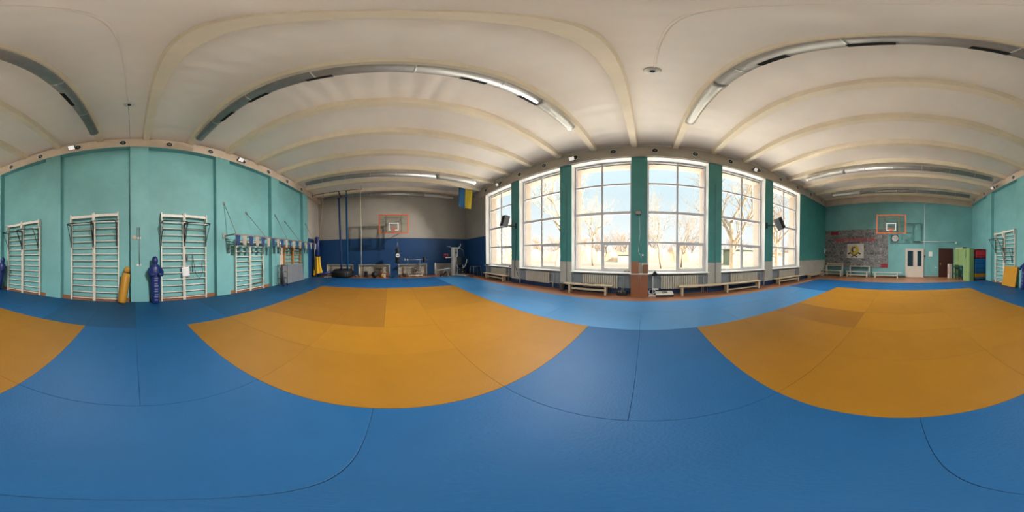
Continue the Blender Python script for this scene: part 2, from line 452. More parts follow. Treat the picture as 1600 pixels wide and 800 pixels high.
# ---------------------------------------------------------------- windows
ZTR = [1.93, 3.13, 4.38]
for i, (x0, x1) in enumerate(OPEN):
    root = thing('window_%d' % (i + 1), None, None, ((x0 + x1) / 2, 6.25, ZS)); root['kind'] = 'structure'
    hw = (x1 - x0) / 2; H = ZT - ZS
    f = MB()
    t = .065
    f.box((-hw, 0, 0), (hw, .07, .08)); f.box((-hw, 0, H - .07), (hw, .07, H))
    f.box((-hw, 0, 0), (-hw + t, .07, H)); f.box((hw - t, 0, 0), (hw, .07, H))
    f.box((-.035, 0, 0), (.035, .07, H))
    for k, z in enumerate(ZTR):
        hh = .055 if k == 1 else .035
        f.box((-hw, -.008 if k == 1 else .003, z - ZS - hh), (hw, .068, z - ZS + hh))
    # opening sash at the lower part
    f.box((.035, -.015, .06), (.10, 0, ZTR[0] - ZS - .02)); f.box((hw - t - .06, -.015, .06), (hw - t + .01, 0, ZTR[0] - ZS - .02))
    f.box((.035, -.015, .06), (hw - t, 0, .13)); f.box((.035, -.015, ZTR[0] - ZS - .09), (hw - t, 0, ZTR[0] - ZS - .02))
    fr = f.build('window_frame', 'window_plastic', root)
    B((.055, -.045, .50), (.08, -.015, .64)).build('handle', 'white_reveal', fr)
    MB().box((-hw + .03, .03, .03), (hw - .03, .038, H - .03)).build('pane', 'window_glass', root)
    s = MB().m('white_paint').box((-hw - .04, -.40, -.035), (hw + .04, .0, .0), bev=.008)
    s.build('window_sill', None, root)

# ---------------------------------------------------------------- mats
def mat_mesh(lx, ly, mat):
    o = MB().box((-lx / 2 + .0008, -ly / 2 + .0008, 0), (lx / 2 - .0008, ly / 2 - .0008, .04), bev=.003)
    me_o = o.build('tatami_mat', mat)
    me = me_o.data; bpy.data.objects.remove(me_o)
    return me
MESH = {}
def mat(x0, x1, y0, y1, kind, label, group):
    key = (round(x1 - x0, 2), round(y1 - y0, 2), kind)
    if key not in MESH: MESH[key] = mat_mesh(x1 - x0, y1 - y0, kind)
    o = bpy.data.objects.new('tatami_mat', MESH[key]); COL.objects.link(o)
    o.location = ((x0 + x1) / 2, (y0 + y1) / 2, random.uniform(0, .0022))
    tag(o, label, 'mat', group)
YB = [-5.15, -3.12, -1.12, .88, 2.88, 4.88]
def cols(x0, n, y0, y1, kind, label, group, step=1.0):
    for k in range(n): mat(x0 + k * step, x0 + (k + 1) * step, y0, y1, kind, label, group)
# strip along the teal wall
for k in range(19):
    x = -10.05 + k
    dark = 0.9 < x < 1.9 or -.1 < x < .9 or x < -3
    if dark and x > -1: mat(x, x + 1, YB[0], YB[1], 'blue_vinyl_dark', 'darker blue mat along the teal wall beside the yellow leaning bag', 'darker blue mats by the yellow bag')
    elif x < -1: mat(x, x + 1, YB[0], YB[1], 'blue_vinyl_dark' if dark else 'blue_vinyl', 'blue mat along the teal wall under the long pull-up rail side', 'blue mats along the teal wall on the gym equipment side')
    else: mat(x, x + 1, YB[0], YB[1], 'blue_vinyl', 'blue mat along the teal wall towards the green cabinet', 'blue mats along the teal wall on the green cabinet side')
# strip along the windows, laid lengthwise in two rows
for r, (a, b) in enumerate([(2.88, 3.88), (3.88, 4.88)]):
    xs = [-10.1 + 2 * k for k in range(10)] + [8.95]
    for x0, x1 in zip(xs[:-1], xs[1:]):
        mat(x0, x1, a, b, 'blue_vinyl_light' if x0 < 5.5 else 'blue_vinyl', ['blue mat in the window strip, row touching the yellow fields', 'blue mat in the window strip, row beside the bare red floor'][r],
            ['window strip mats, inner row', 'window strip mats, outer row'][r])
for j in (1, 2, 3):
    cols(-10.05, 3, YB[j], YB[j + 1], 'blue_vinyl', 'blue mat in the border before the grey and blue end wall', 'blue border mats at the weights end')
    cols(6.95, 2, YB[j], YB[j + 1], 'blue_vinyl', 'blue mat in the border before the photo poster wall', 'blue border mats at the poster end')
# blue strip between the two yellow fields
mat(-1.05, -.04, YB[1], YB[2], 'blue_vinyl', 'blue mat between the yellow fields, teal wall end, side of the weights', 'centre strip')
mat(-.04, .95, YB[1], YB[2], 'blue_vinyl', 'blue mat between the yellow fields, teal wall end, side of the poster', 'centre strip')
mat(-1.05, .95, -1.12, -.12, 'blue_vinyl', 'blue crosswise centre mat, half nearer the teal wall', 'centre strip')
mat(-1.05, .95, -.12, .88, 'blue_vinyl', 'blue crosswise centre mat, half nearer the windows', 'centre strip')
mat(-1.05, -.09, YB[3], YB[4], 'blue_vinyl', 'blue mat between the yellow fields, window end, side of the weights', 'centre strip')
mat(-.09, .95, YB[3], YB[4], 'blue_vinyl', 'blue mat between the yellow fields, window end, side of the poster', 'centre strip')
# yellow field before the weights
LW = 'yellow mat of the weights end field, '
cols(-3.05, 2, YB[1], YB[2], 'yellow_vinyl', LW + 'next to the blue strip, teal wall side', 'weights field, teal side')
cols(-7.05, 4, YB[1], YB[2], 'yellow_vinyl_worn', 'duller yellow mat in the weights field, teal wall side, far from centre', 'duller weights field mats')
cols(-3.05, 2, YB[2], YB[3], 'yellow_vinyl', LW + 'middle band next to the blue strip', 'weights field, middle band')
for x0 in (-7.05, -5.05):
    mat(x0, x0 + 2, -1.12, -.12, 'yellow_vinyl_worn', 'duller yellow mat laid crosswise in the middle of the weights field', 'crosswise duller weights field mats')
    mat(x0, x0 + 2, -.12, .88, 'yellow_vinyl', 'bright yellow mat laid crosswise in the middle of the weights field', 'crosswise bright weights field mats')
cols(-3.05, 2, YB[3], YB[4], 'yellow_vinyl', LW + 'window side, next to the blue strip', 'weights field, window side')
cols(-7.05, 4, YB[3], YB[4], 'yellow_vinyl', LW + 'window side, far half', 'weights field, window side far half')
# yellow field before the poster
LP = 'yellow mat in the field before the poster wall, '
cols(.95, 6, YB[1], YB[2], 'yellow_vinyl', LP + 'teal wall side', 'poster field, teal side')
cols(.95, 6, YB[2], YB[3], 'yellow_vinyl', LP + 'middle band', 'poster field, middle band')
cols(.95, 2, YB[3], YB[4], 'yellow_vinyl', LP + 'window side, near the blue strip', 'poster field, window side near')
mat(2.95, 3.95, YB[3], YB[4], 'yellow_vinyl_worn', 'single darker brownish yellow mat in the field before the poster wall', None)
cols(3.95, 3, YB[3], YB[4], 'yellow_vinyl', LP + 'window side, beyond the darker mat', 'poster field, window side far')

# ---------------------------------------------------------------- wall bars
def wall_bars(name, label, x0, x1, h, mat_, group, n=13, boards=True):
    """frame of two uprights and rungs; x0<x1, standing against the wall recess"""
    wd = x1 - x0
    t = thing(name, label, 'wall bars', ((x0 + x1) / 2, YR + .035, 0), 0, group)
    for sx in (-1, 1):
        cx = sx * (wd / 2 - .02)
        MB().box((cx - .02, 0, .0), (cx + .02, .10, h), bev=.006).box((cx - .02, .10, h - .28), (cx + .02, .17, h), bev=.006).build('upright', mat_, t)
    step = (h - .42) / (n - 1)
    for k in range(n):
        z = .10 + k * step
        MB().m(mat_).cyl((-wd / 2 + .04, .075, z), (wd / 2 - .04, .075, z), .018, seg=8).build('rung', None, t)
    MB().box((-wd / 2 + .04, .10, h - .14), (wd / 2 - .04, .135, h - .05)).build('top_board', mat_, t)
    return t
SETS = [  # pairs from the side of the weights to the poster end
    ('D', -5.42, -4.61, -3.82, 2.22, 'under the long pull-up rail', 10),
    ('C', -2.53, -1.70, -.90, 3.0, 'with ropes beside the blue dummy', 13),
    ('B', .47, 1.30, 2.13, 3.0, 'beside the yellow leaning bag', 13),
    ('A', 3.42, 4.28, 5.14, 3.0, 'beside the slanting blue dummy', 13),
    ('G', 6.33, 7.28, 8.16, 2.98, 'behind the square yellow mat', 13)]
for key, a, m_, b, h, where, n in SETS:
    side = {'D': ('half with the brown sticks', 'half farther from the grey mat'), 'C': ('half holding the jump ropes', 'half touching the blue dummy'),
            'B': ('half touching the yellow bag', 'half farther from the yellow bag'), 'A': ('half farther from the blue dummy', 'half nearer the blue dummy'), 'G': ('half covered by the mat', 'half nearer the green cabinet')}[key]
    if key == 'D': side = ('half nearer the grey mat', 'half farther from the grey mat')
    wall_bars('wall_bars', 'white wall bars ' + where + ', ' + side[0], a, m_, h, 'wood_white', 'wall bars on the teal wall', n)
    wall_bars('wall_bars', 'white wall bars ' + where + ', ' + side[1], m_ + .01, b, h - .02, 'wood_white', 'wall bars on the teal wall', n)
wall_bars('wall_bars', 'orange varnished wall bars behind the grey mat, half nearer the cream door', -7.86, -7.02, 2.1, 'orange_wood', 'orange wall bars', 9)
wall_bars('wall_bars', 'orange varnished wall bars behind the grey mat, half nearer the corner', -8.72, -7.88, 2.1, 'orange_wood', 'orange wall bars', 9)

def pullup(label, x, z, wd=.78, d=.42):
    t = thing('pull_up_bar', label, 'pull-up bar', (x, YR + .15, z), 0, 'black pull-up bars hooked on wall bars')
    h = wd / 2
    MB().tube([(-h, 0, 0), (-h, d - .06, 0), (-h + .05, d, .0), (h - .05, d, 0), (h, d - .06, 0), (h, 0, 0)], .017).build('grip', 'black_metal', t)
    for s in (-1, 1):
        MB().tube([(s * h, .01, -.62), (s * (h), d - .08, 0)], .012, seg=6).build('brace', 'black_metal', t)
        B((s * h - .015, -.01, -.75), (s * h + .015, .012, .04)).build('hook_plate', 'black_metal', t)
    return t
pullup('black pull-up frame on the wall bars half holding the jump ropes', -2.11, 2.60)
pullup('black pull-up frame on the wall bars half touching the blue dummy', -1.30, 2.62)
pullup('black pull-up frame on the wall bars half touching the yellow bag', .93, 2.62)
pullup('black pull-up frame on the wall bars one bay over, away from the yellow bag', 1.72, 2.58)
pullup('black pull-up frame on the wall bars next to the slanting dummy', 4.68, 2.55)
pullup('black pull-up frame on the wall bars away from the slanting dummy', 3.88, 2.57)
pullup('dark pull-up frame on the wall bars above the square yellow mat', 7.70, 2.50, .8, .5)
pullup('smaller dark pull-up frame on the bars over the mat edge', 6.85, 1.95, .7, .30)

# jump ropes and paper on the bars
t = thing('jump_rope', 'black skipping rope looped over the rung beside the paper', 'rope', (-2.05, YR + .135, 1.19))
MB().tube([(-.30, 0, .0), (-.31, .02, -.25), (-.2, .03, -.45), (-.05, .03, -.30), (.02, .02, .1), (.04, 0, .36), (.06, -.01, .36), (.08, .02, .0), (.06, .02, -.2)], .008, seg=6).build('cord', 'black_vinyl', t)
for xx, zz in ((-.30, -.02), (.06, -.22)): MB().cyl((xx, .0, zz), (xx, .0, zz + .16), .014, seg=8).build('handle', 'black_vinyl', t)
t = thing('jump_rope', 'thin black rope hanging straight down over the paper', 'rope', (-1.80, YR + .135, 1.56))
MB().tube([(0, -.01, .0), (.02, .02, -.15), (.0, .02, -.40), (.03, .02, -.15), (.05, -.01, 0)], .008, seg=6).build('cord', 'black_vinyl', t)
for xx in (0, .05): MB().cyl((xx - .01, .0, -.02), (xx - .01, .0, -.18), .012, seg=8).build('handle', 'black_vinyl', t)
tag(MB().sheet(lambda u, v: (-1.86 + .26 * u - .03 * v, YR + .15 + .01 * math.sin(5 * u), 1.16 - .33 * v - .03 * u), 6, 6, .003).build('paper_sheet', 'paper'), 'creased white paper sheet hung on the wall bars beside the ropes', 'paper')
# short ropes and sticks on the low bars
tag(MB().tube([(-5.30, YR + .16, 1.2), (-5.33, YR + .17, .8), (-5.30, YR + .17, .35), (-5.25, YR + .17, .75), (-5.28, YR + .16, 1.1)], .012, seg=6).build('jump_rope', 'black_vinyl'), 'dark skipping rope hanging on the low wall bars near the grey mat', 'rope')
tag(MB().cyl((-4.70, YR + .15, .30), (-5.45, YR + .15, .33), .02, seg=8).build('wooden_stick', 'brown_board'), 'brown wooden stick lying across the lowest rungs of the low wall bars', 'stick')

# ---------------------------------------------------------------- grappling dummies and leaning bag
def dummy(name, label, loc, rot, mat_):
    t = thing(name, label, 'dummy', loc, rot=rot)
    # torso and joined legs as one leather body, built from rings
    prof = [(0, .10, .09), (.03, .125, .11), (.35, .145, .12), (.7, .165, .13), (.95, .185, .14), (1.10, .195, .14), (1.17, .16, .12), (1.22, .085, .085), (1.26, .075, .08)]
    b = MB(); seg = 20; rings = []
    for z, rx, ry in prof: rings.append([b.bm.verts.new((rx * math.cos(2 * PI * k / seg), ry * math.sin(2 * PI * k / seg), z)) for k in range(seg)])
    fs = [b.bm.faces.new(rings[0][::-1]), b.bm.faces.new(rings[-1])]
    for A, C in zip(rings[:-1], rings[1:]):
        for k in range(seg): fs.append(b.bm.faces.new((A[k], A[(k + 1) % seg], C[(k + 1) % seg], C[k])))
    b._tag(fs, True)
    body = b.build('body', mat_, t)
    MB().lathe([(.03, 0), (.075, .01), (.095, .08), (.098, .14), (.08, .21), (.04, .245), (.005, .25)], (0, 0, 1.22), 16).build('head', mat_, t)
    for s in (-1, 1):
        MB().tube([(s * .15, .03, 1.10), (s * .205, .10, .98), (s * .16, .20, .90), (s * .05, .25, .94)], .05, 10, radii=[.05, .055, .05, .04]).build('arm', mat_, t)
    p = MB()
    for k in range(9):
        z = .10 + k * .085 + (.02 if k % 2 else 0)
        p.box((-.045 - .01 * (k % 3), .118 + .012 * min(1, z), z), (.05 + .008 * (k % 2), .126 + .012 * min(1, z), z + .035))
    pr = p.build('lettering', 'faded_print', t); pr['label'] = 'faded white lettering blocks down the front'
    return t
dummy('grappling_dummy', 'dark blue grappling dummy standing upright beside the wall bars with ropes', (-.67, -4.98, .045), (math.radians(2), 0, math.radians(5)), 'leather_blue')
dummy('grappling_dummy', 'dark blue grappling dummy slanting against the wall bars nearer the poster end', (5.38, -4.96, .045), (math.radians(2), math.radians(-9), 0), 'leather_blue')
t = thing('leaning_bag', 'yellow cylindrical throwing bag with a round head leaning on the pilaster', 'bag', (.37, -4.99, .06), rot=(math.radians(8), math.radians(-9), 0))
MB().lathe([(.10, 0), (.125, .02), (.135, .1), (.135, .85), (.12, .93), (.07, .955), (.065, .97)], seg=20).build('body', 'leather_yellow', t)
MB().lathe([(.05, 0), (.085, .03), (.092, .09), (.08, .15), (.03, .18), (.005, .182)], (0, 0, .965), 16).build('head', 'leather_yellow', t)
MB().lathe([(.085, 0), (.092, .012), (.085, .025)], (0, 0, .96), 16).build('neck_strap', 'black_vinyl', t)

# ---------------------------------------------------------------- mats leaning on walls
t = thing('folding_mat', 'square yellow mat leaning upright on the white wall bars', 'mat', (6.38, -4.93, .05), rot=(math.radians(10), 0, 0))
MB().box((-.52, -.05, 0), (.52, .05, 1.0), bev=.012).build('cover', 'leather_yellow', t)
B((-.52, .0, .0), (-.526, .02, 1.0)).build('zip_seam', 'black_vinyl', t)
t = thing('folding_mat', 'large grey mat leaning on the orange wall bars', 'mat', (-7.52, -4.97, .05), rot=(math.radians(7), 0, 0))
MB().box((-1.0, -.05, 0), (.96, .04, 1.0), bev=.012).build('cover', 'mat_grey', t)
B((.96, -.045, .01), (1.01, .035, .99)).build('side_panel', 'blue_vinyl', t)

# ---------------------------------------------------------------- long pull-up rail with tie rods
t = thing('pull_up_rail', 'long grey steel pull-up rail with slanting tie rods along the teal wall', 'rail', (0, 0, 0))
ZR = 2.27
rl = MB(); rl.box((-9.45, -4.58, ZR - .02), (-3.28, -4.53, ZR + .02)); rl.box((-9.45, -4.83, ZR - .015), (-3.28, -4.79, ZR + .015))
rl.build('rail', 'dull_steel', t)
for x in (-3.28, -4.3, -5.3, -6.35, -7.4, -8.4, -9.42):
    yb = YT if any(a <= x <= b for a, b in PIL) else YR
    yb = YT if x in (-3.28, -6.35) else (YT if x == -9.42 else YR)
    B((x - .02, yb + .005, ZR - .02), (x + .02, -4.55, ZR + .02)).build('bracket', 'dull_steel', t)
for xa, ya, za, xb in ((-3.23, YT, 3.56, -3.35), (-4.49, YR, 3.40, -4.83), (-6.18, YT, 3.54, -6.33), (-7.26, YR, 3.42, -7.45), (-9.18, YT, 3.58, -9.35)):
    MB().cyl((xa, ya + .01, za), (xb, -4.56, ZR), .013, seg=8).build('tie_rod', 'dull_steel', t)
    B((xa - .05, ya + .003, za - .06), (xa + .05, ya + .018, za + .06)).build('wall_plate', 'dull_steel', t)
B((-3.30, YT + .003, ZR - .09), (-3.16, YT + .02, ZR + .09)).build('wall_plate', 'dull_steel', t)
t = thing('pennant_bunting', 'string of blue and whitish pennants hanging under the long rail', 'bunting', (0, 0, 0))
MB().tube([(-3.2 - .3 * k, -4.50, 2.235 - .006 * (k % 2)) for k in range(21)], .006, 5).build('cord', 'white_cloth', t)
random.seed(3)
for k in range(20):
    x = -3.36 - .31 * k; ph = random.uniform(0, 6)
    blue = k % 2 == 0
    def fn(u, v, x=x, ph=ph, blue=blue):
        wv = (.105 - .035 * v); 
        return (x - wv * (1 - 2 * u), -4.495 + .018 * math.sin(9 * u + ph) * (v + .2), 2.235 - .36 * v)
    pz = MB().sheet(fn, 6, 6, .004).build('pennant', 'blue_cloth' if blue else 'white_cloth', t)
    pz['label'] = 'blue pennant' if blue else 'whitish pennant'

# pilaster rod with sockets
t = thing('wall_conduit', 'thin grey vertical rod fixed to the teal pilaster between dummy and yellow bag', 'conduit', (-.19, YT + .02, 0))
MB().cyl((0, 0, 1.22), (0, 0, 2.45), .012, seg=6).build('pipe', 'dull_steel', t)
MB().cyl((.07, 0, 2.05), (.07, 0, 2.45), .010, seg=6).build('pipe', 'dull_steel', t)
for z in (1.24, 2.1): B((-.05, -.018, z - .03), (.09, .006, z + .03)).build('clip', 'white_paint', t)
MB().lathe([(.07, 0), (.06, .008), (.0, .01)], (.16, -.018, 2.12), 14, rot=(-PI / 2, 0, 0)).build('plaster_patch', 'cream_concrete', t)

# door, cage trolley in the bay by the corner
t = thing('door_3', None, None, (-6.78, YR, 0)); t['kind'] = 'structure'
MB().box((-.26, .0, 0), (.27, .03, 2.15)).build('leaf', 'cream_door', t)
MB().box((-.30, .0, 0), (-.24, .045, 2.2)).box((.25, 0, 0), (.31, .045, 2.2)).box((-.3, 0, 2.14), (.31, .045, 2.2)).build('frame', 'paper_pink', t)
t = thing('ball_cage', 'brown wire ball cage on wheels between pilaster and grey mat', 'cage', (-6.30, -4.86, .04))
f = MB()
for zx in (.1, .38, .68, 1.0):
    f.tube([(-.17, -.17, zx), (.17, -.17, zx), (.17, .17, zx), (-.17, .17, zx)], .010, 6, closed=True)
f.build('frame', 'brown_metal', t)
for sx in (-1, 1):
    for sy in (-1, 1): MB().tube([(sx * .17, sy * .17, .05), (sx * .17, sy * .17, 1.05)], .012, 6).build('post', 'brown_metal', t)
wm = MB()
for k in range(5):
    for s in (-1, 1):
        wm.cyl((-.17 + .068 * (k + .5), s * .17, .1), (-.17 + .068 * (k + .5), s * .17, 1.0), .004, seg=4); wm.cyl((s * .17, -.17 + .068 * (k + .5), .1), (s * .17, -.17 + .068 * (k + .5), 1.0), .004, seg=4)
wm.build('wire_mesh', 'dull_steel', t)
for sx in (-1, 1):
    for sy in (-1, 1): MB().cyl((sx * .17 - .01, sy * .17, .03), (sx * .17 + .01, sy * .17, .03), .03, seg=12).build('wheel', 'black_rubber', t)

# ---------------------------------------------------------------- vents and floodlights on the edge beams
def vent(label, loc, rz, group):
    t = thing('wall_vent', label, 'vent', loc, rz, group)
    MB().lathe([(.12, 0), (.14, .01), (.135, .03), (.105, .035), (.10, .02)], (0, 0, 0), 18, rot=(PI / 2, 0, 0)).build('collar', 'grime_white', t)
    MB().lathe([(.098, .018), (.09, .035), (.055, .038), (.05, .02)], (0, 0, 0), 16, rot=(PI / 2, 0, 0)).build('ring', 'dark_void', t)
    MB().lathe([(.03, .01), (.03, .05), (.0, .055)], (0, 0, 0), 12, rot=(PI / 2, 0, 0)).build('hub', 'dull_steel', t)
    return t
v0 = None
for k in range(-7, 8):
    x = .314 + 1.5 * k
    if v0 is None: v0 = vent('small round vent in the cream beam above the teal wall', (x, YT + .02, 5.86), PI, 'round vents in the beam above the teal wall')
    else: dup(v0, (x, YT + .02, 5.86), (0, 0, PI))
    if v0: dup(v0, (x, 5.86, 5.82), (0, 0, 0), 'small round vent in the grey beam above the windows', 'round vents in the beam above the windows')
def flood(label, loc, rz, tilt, power, sc=1.0, lens='lamp_glass'):
    t = thing('floodlight', label, 'floodlight', loc, rz)      # faces local -y
    MB().box((-.13 * sc, -.13, -.10 * sc), (.13 * sc, -.08, .10 * sc), rot=(tilt, 0, 0), piv=(0, -.1, 0), bev=.008).build('housing', 'black_metal', t)
    MB().box((-.11 * sc, -.138, -.082 * sc), (.11 * sc, -.131, .082 * sc), rot=(tilt, 0, 0), piv=(0, -.1, 0)).build('lens', lens, t)
    MB().tube([(-.14 * sc, -.10, 0), (-.14 * sc, -.01, -.02), (.14 * sc, -.01, -.02), (.14 * sc, -.10, 0)], .008, 6).build('bracket', 'black_metal', t)
    if power:
        ld = bpy.data.lights.new('floodlight_beam', 'AREA'); ld.shape = 'RECTANGLE'; ld.size = .22; ld.size_y = .16
        ld.energy = power; ld.spread = math.radians(86); ld.color = (1, .96, .91)
        lo = bpy.data.objects.new('floodlight_beam', ld); COL.objects.link(lo)
        M = Matrix.Translation(V(loc)) @ Matrix.Rotation(rz, 4, 'Z') @ Matrix.Translation(V((0, -.1, 0))) @ Matrix.Rotation(tilt, 4, 'X') @ Matrix.Translation(V((0, -.045, 0))) @ Matrix.Rotation(-PI / 2, 4, 'X')
        lo.matrix_world = M
        lo['kind'] = 'helper'
    return t
LP_ = 60
for x, w_ in ((2.02, 'by the yellow bag bay'), (-3.98, 'over the low wall bars'), (8.17, 'near the green cabinet corner')):
    flood('square floodlight on the beam above the teal wall, ' + w_, (x, YT + .02, 5.85), PI, math.radians(42), LP_)
for x, w_ in ((-7.32, 'near the flag'), (-2.80, 'next to the black cabinet side window'), (4.51, 'over the long bench')):
    w_ = {'near the flag': 'at the flag end', 'next to the black cabinet side window': 'over the short bench', 'over the long bench': 'over the long bench'}[w_]
    flood('square floodlight on the beam above the windows, ' + w_, (x, 5.86, 5.74), math.radians(-12 if x < -5 else (0 if x < 0 else 22)), math.radians(33), 120 if x < -5 else 180)
flood('small black floodlight on the green pier above the brown cabinet', (-.27, YW, 3.02), 0, math.radians(25), 0, .8, 'radiator_paint')

# ---------------------------------------------------------------- ventilation ducts
def duct(label, x, y0, y1, foil_from, boxes):
    z = 5.785; r = .118
    t = thing('ventilation_duct', label, 'duct', (x, 0, z), 0, 'round metal ducts under the ribs')
    MB().cyl((0, y0, 0), (0, foil_from, 0), r, seg=24).build('pipe', 'galvanised', t)
    # crinkled foil wrap at the window end
    pts = []; n = 18
    f = MB(); P = [(0, foil_from + (y1 - foil_from) * k / n, 0) for k in range(n + 1)]
    f.tube(P, r, 24, radii=[r * (1.06 + (.03 if k % 5 == 0 else random.uniform(-.012, .012))) for k in range(n + 1)])
    fo = f.build('foil_wrap', 'foil', t); fo['label'] = 'shiny foil wrapped end towards the windows'
    MB().cyl((0, y0 - .03, 0), (0, y0, 0), r + .012, seg=24).build('end_cap', 'dark_void' if False else 'band', t)
    yy = y0 + 1.0
    while yy < foil_from:
        MB().cyl((0, yy, 0), (0, yy + .02, 0), r + .006, seg=24).build('joint_band', 'band', t); yy += 1.25
    side = 1 if x < 0 else -1
    for a, b in boxes:
        g = MB(); n2 = 6
        # dark grille curved over the underside facing the room centre
        for k in range(n2):
            A0 = math.radians(-148 + 48 * k / n2); A1 = math.radians(-148 + 48 * (k + 1) / n2)
            p = [(side * math.cos(A0) * (r + .002), math.sin(A0) * (r + .002)), (side * math.cos(A0) * (r + .014), math.sin(A0) * (r + .014)), (side * math.cos(A1) * (r + .014), math.sin(A1) * (r + .014)), (side * math.cos(A1) * (r + .002), math.sin(A1) * (r + .002))]
            g.prism(p, 'y', a, b)
        g.build('air_grille', 'dark_void', t)
    yy = y0 + .7
    while yy < y1:
        MB().cyl((0, yy, r - .01), (0, yy, 6.03 - z), .005, seg=6).build('hanger', 'dull_steel', t); yy += 1.55
near_boxes = [(-3.27, -2.77), (-2.25, -1.80), (-1.07, -.68), (.96, 1.37), (2.06, 2.53)]
duct('silvery round duct under the rib nearest the camera, weights side, with black grilles', -1.94, -4.42, 3.92, 2.5, near_boxes)
duct('silvery round duct under the rib nearest the camera, poster side, with black grilles', 1.06, -4.34, 3.92, 2.2, [(-2.9, -2.4), (-.85, -.47), (.08, .44), (1.0, 1.4)])
duct('silvery round duct halfway to the weights end', -7.94, -4.4, 4.6, 2.4, [])
duct('silvery round duct just before the weights end wall', -10.94, -4.7, 4.5, 2.4, [])
duct('silvery round duct halfway to the poster wall', 7.06, -4.35, 4.7, 2.6, [])
duct('silvery round duct just before the poster wall', 10.06, -4.4, 4.6, 2.6, [])

# ceiling cable with two rosettes
t = thing('ceiling_cable', 'thin white cable conduit crossing the ceiling between two rosettes', 'cable', (.09, 0, 0))
MB().tube([(0, -3.46 + 5.7 * k / 12, zc(-3.46 + 5.7 * k / 12) - .012) for k in range(13)], .012, 8).build('conduit', 'ceiling_paint', t)
MB().tube([(0, -3.46, zc(-3.4) - .01), (.0, -4.4, zc(-4.4) - .008), (0, YT + .0, 6.12)], .005, 6).build('wire', 'dull_steel', t)
for y, w_ in ((2.27, 'windows'), (-3.46, 'teal wall')):
    q = thing('ceiling_rosette', 'small round ceiling rosette on the side of the ' + w_, 'rosette', (.07, y, zc(y)))
    MB().lathe([(.07, -.04), (.12, -.02), (.13, 0)], seg=18).build('plate', 'white_paint', q)
    MB().lathe([(.035, -.075), (.04, -.05)], seg=14).build('socket', 'black_metal', q)
# small hook lamps on far ceiling
for x, y, w_ in ((-6.6, -1.2, 'nearer the teal wall'), (-6.6, 2.2, 'nearer the windows')):
    q = thing('ceiling_hook', 'tiny white ceiling hook before the weights end, ' + w_, 'hook', (x, y, zc(y)))
    MB().cyl((0, 0, -.10), (0, 0, 0), .008, seg=6).build('rod', 'dull_steel', q)
    MB().lathe([(.02, -.14), (.05, -.12), (.03, -.09)], seg=12).build('cap', 'white_paint', q)

# ---------------------------------------------------------------- radiators
def radiator(label, x, y, z0, L, rz, n, group):
    t = thing('radiator', label, 'radiator', (x, y, z0), rz, group)
    H = .50; s = MB()
    for k in range(n):
        cx = -L / 2 + L * (k + .5) / n
        s.box((cx - L / n * .42, -.05, .0), (cx + L / n * .42, .05, H), bev=.012)
    s.build('sections', 'radiator_paint', t)
    MB().cyl((-L / 2 - .08, 0, H - .06), (L / 2 + .06, 0, H - .06), .018, seg=8).cyl((-L / 2 - .0, 0, .06), (L / 2 + .06, 0, .06), .018, seg=8).build('manifold', 'radiator_paint', t)
    MB().tube([(L / 2 + .06, 0, .06), (L / 2 + .16, 0, .06), (L / 2 + .16, .0, .0 - z0 + .02)], .014, 8).build('pipe', 'radiator_paint', t)
    MB().tube([(L / 2 + .06, 0, H - .06), (L / 2 + .22, 0, H - .06), (L / 2 + .22, 0, -z0 + .02)], .014, 8).build('pipe', 'radiator_paint', t)
    return t
wn = ['by the flag', 'by the second window from the flag', 'behind the short bench', 'beside the floor scale', 'behind the long bench end', 'behind the bench near the dark corner']
for i, ((x0, x1), (a, b)) in enumerate(zip(OPEN, [(-8.25, -6.85), (-5.35, -3.98), (-2.40, -1.02), (.56, 2.0), (3.42, 4.86), (6.35, 7.75)])):
    radiator('ribbed cast iron radiator under a window, ' + wn[i], (a + b) / 2, 5.99 - .03, .20, b - a, PI if False else 0, 17, 'radiators under the windows')
for i, (a, b) in enumerate(NICHE):
    L = (b - a) - .72
    radiator('ribbed radiator in a white framed niche of the end wall, ' + ['behind the tyre', 'behind the weights', 'behind the preacher bench', 'behind the gym machine'][i], XL - .08, (a + b) / 2 + .02, .12, L, PI / 2, 16, 'radiators in the end wall niches')

# ---------------------------------------------------------------- benches
def bench(label, x0, x1, y, z=.36, d=.28, legs=(.12, .88), rz=0, mat_='bench_wood', group='low gymnastic benches', stretcher=True, rail=None):
    L = abs(x1 - x0); t = thing('gym_bench', label, 'bench', ((x0 + x1) / 2, y, 0) if not rz else (y, (x0 + x1) / 2, 0), rz, group)
    MB().box((-L / 2, -d / 2, z - .04), (L / 2, d / 2, z), bev=.006).build('seat', mat_, t)
    for f in legs:
        cx = -L / 2 + L * f
        MB().prism([(-d * .42, 0), (-d * .42, z - .04), (d * .42, z - .04), (d * .42, 0), (d * .2, 0), (d * .14, .07), (-d * .14, .07), (-d * .2, 0)], 'x', cx - .035, cx + .035).build('leg', mat_, t)
    if stretcher:
        a, b = (rail if rail else (legs[0], legs[-1]))
        B((-L / 2 + L * a, -.02, .13 if rail is None else .06), (-L / 2 + L * b, .02, .20 if rail is None else .11)).build('stretcher', mat_, t)
    return t
bench('short wooden bench under the window at the flag end', -8.55, -6.45, 5.66, .36, .26)
bench('wooden bench with black cords lying on it, by the third window', -3.05, -1.15, 5.66, .37, .28, (.13, .87))
bench('longest wooden bench with three legs, between floor scale and corner', 1.18, 4.75, 5.66, .36, .28, (.03, .53, .975), rail=(.53, .975))
bench('wooden bench under the last window towards the poster wall', 5.72, 7.90, 5.66, .33, .26, (.13, .87))
bench('low dark-legged bench along the wall in the teal corner', 8.75, 10.75, 5.68, .27, .24, (.1, .9))
